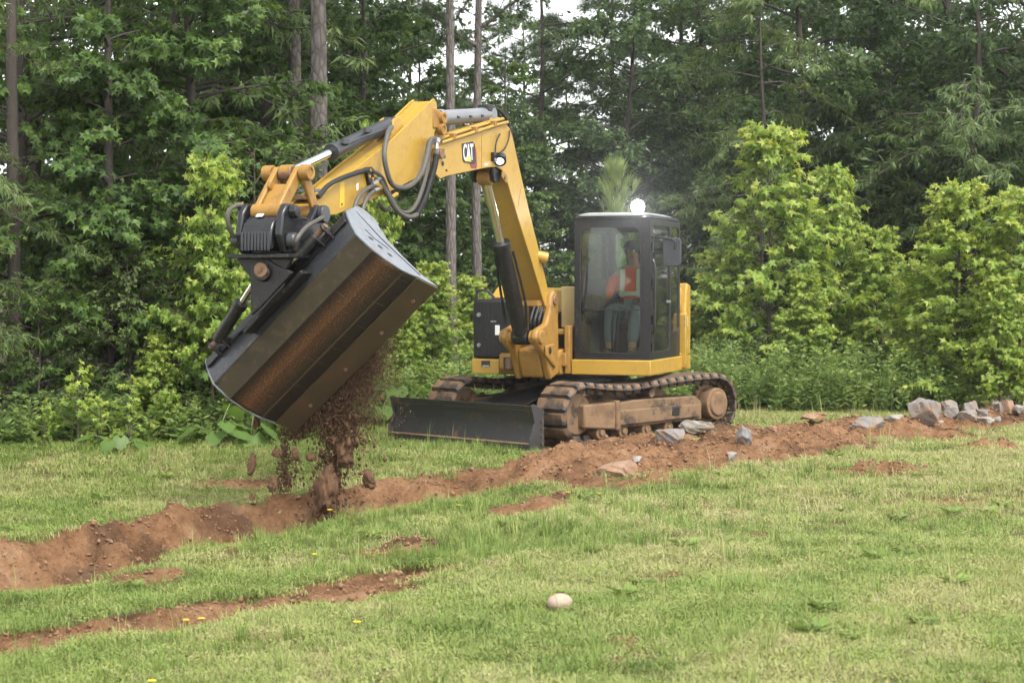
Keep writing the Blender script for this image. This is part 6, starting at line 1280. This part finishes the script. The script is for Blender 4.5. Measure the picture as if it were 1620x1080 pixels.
def chain(start, pts, rad):
    i = start
    for p_, r in zip(pts, rad): V.append(S(p_[0], vo + p_[1], p_[2])); Rr.append(r); E2.append((i, len(V) - 1)); i = len(V) - 1
    return i
for s_ in (1, -1):
    sh_i = chain(2, [(-0.19, s_*0.19, 1.86), (-0.08, s_*0.27, 1.62), (0.14, s_*0.265, 1.62), (0.20, s_*0.262, 1.64)], [0.065, 0.047, 0.034, 0.032])
    for k, (dv, dz, ln) in enumerate([(-0.03, 0.012, 0.045), (-0.012, 0.02, 0.055), (0.008, 0.02, 0.052), (0.026, 0.014, 0.042)]):
        chain(sh_i, [(0.235, s_*(0.262 + dv), 1.65 + dz), (0.235 + ln*0.6, s_*(0.262 + dv), 1.645 + dz), (0.235 + ln*0.5, s_*(0.262 + dv), 1.61)], [0.010, 0.009, 0.008])
    chain(sh_i, [(0.215, s_*(0.262 - 0.045), 1.66), (0.245, s_*(0.262 - 0.05), 1.672)], [0.011, 0.009])
    chain(0, [(-0.13, s_*0.10, 1.43), (0.26, s_*0.15, 1.46), (0.36, s_*0.13, 1.06), (0.35, s_*0.13, 0.99), (0.47, s_*0.14, 0.975)], [0.10, 0.07, 0.05, 0.045, 0.035])
body = skin_mesh('body', V, E2, Rr, 'skin', pers)
for s_ in (1, -1):
    q = MB(); q.sphere(S(-0.16, vo + s_*0.097, 2.11), 0.03, (0.6, 0.4, 1)); q.build('ear', 'skin', pers)
    q = MB(); q.sphere(S(-0.068, vo + s_*0.033, 2.125), 0.012); q.build('eye', 'white_sticker', pers)
q = MB(); q.box(S, (-0.069, vo - 0.025, 2.045), (-0.062, vo + 0.025, 2.053)); q.build('mouth', 'red_paint', pers)
# vest, trousers, boots, cap
V = [S(-0.16, vo, 1.47), S(-0.18, vo, 1.58), S(-0.20, vo, 1.80), S(-0.19, vo, 1.92), S(-0.19, vo + 0.20, 1.87), S(-0.19, vo - 0.20, 1.87)]
skin_mesh('vest', V, [(0, 1), (1, 2), (2, 3), (2, 4), (2, 5)], [0.165, 0.158, 0.168, 0.09, 0.075, 0.075], 'vest', pers)
for s_ in (1, -1):
    V = [S(-0.19, vo + s_*0.20, 1.86), S(-0.08, vo + s_*0.27, 1.62), S(0.12, vo + s_*0.265, 1.62)]
    skin_mesh('sleeve', V, [(0, 1), (1, 2)], [0.075, 0.056, 0.042], 'vest', pers)
    q = MB(); q.prism([(-0.058, 1.60), (-0.03, 1.60), (-0.05, 1.92), (-0.085, 1.92)], S, vo + s_*0.07, vo + s_*0.12); q.build('vest_stripe', 'reflective_tape', pers)
q = MB(); q.ring(S(-0.18, vo, 1.61), S(-0.18, vo, 1.66), 0.178, 0.16, 28); q.build('vest_belt', 'reflective_tape', pers)
V = [S(-0.16, vo, 1.43)]; E2 = []; Rr = [0.15]
for s_ in (1, -1): chain(0, [(-0.10, s_*0.10, 1.43), (0.26, s_*0.15, 1.46), (0.36, s_*0.13, 1.06)], [0.11, 0.083, 0.066])
skin_mesh('trousers', V, E2, Rr, 'trousers', pers)
for s_ in (1, -1):
    V = [S(0.355, vo + s_*0.13, 1.08), S(0.34, vo + s_*0.13, 0.99), S(0.42, vo + s_*0.135, 0.975), S(0.50, vo + s_*0.14, 0.965)]
    skin_mesh('boot', V, [(0, 1), (1, 2), (2, 3)], [0.06, 0.052, 0.045, 0.038], 'boot', pers)
q = MB(); q.sphere(S(-0.165, vo, 2.165), 0.112, (1.05, 1.0, 0.8), 16, 10); q.prism([(-0.08, 2.165), (0.06, 2.15), (0.06, 2.158), (-0.08, 2.178)], S, vo - 0.075, vo + 0.075); q.build('cap', 'cap_cloth', pers)

# ------------------------------------------------------------------ damp air between here and the wood
hz = MB(); hz.add([(x, y, z) for z in (-1.6, 19.0) for x, y in ((-60, -15), (60, -15), (60, 70), (-60, 70))], [(0, 1, 2, 3), (7, 6, 5, 4), (0, 4, 5, 1), (1, 5, 6, 2), (2, 6, 7, 3), (3, 7, 4, 0)])
m, n, l, b = mat('haze_air'); n.remove(b); pv_ = n.new('ShaderNodeVolumePrincipled'); pv_.inputs['Color'].default_value = (0.86, 0.90, 0.95, 1); pv_.inputs['Density'].default_value = 0.0010; pv_.inputs['Anisotropy'].default_value = 0.8
l.new(pv_.outputs[0], n['Material Output'].inputs['Volume'])
ho_ = hz.build('haze', 'haze_air'); tag(ho_, 'thin pale haze in the damp air', 'haze', kind='stuff')
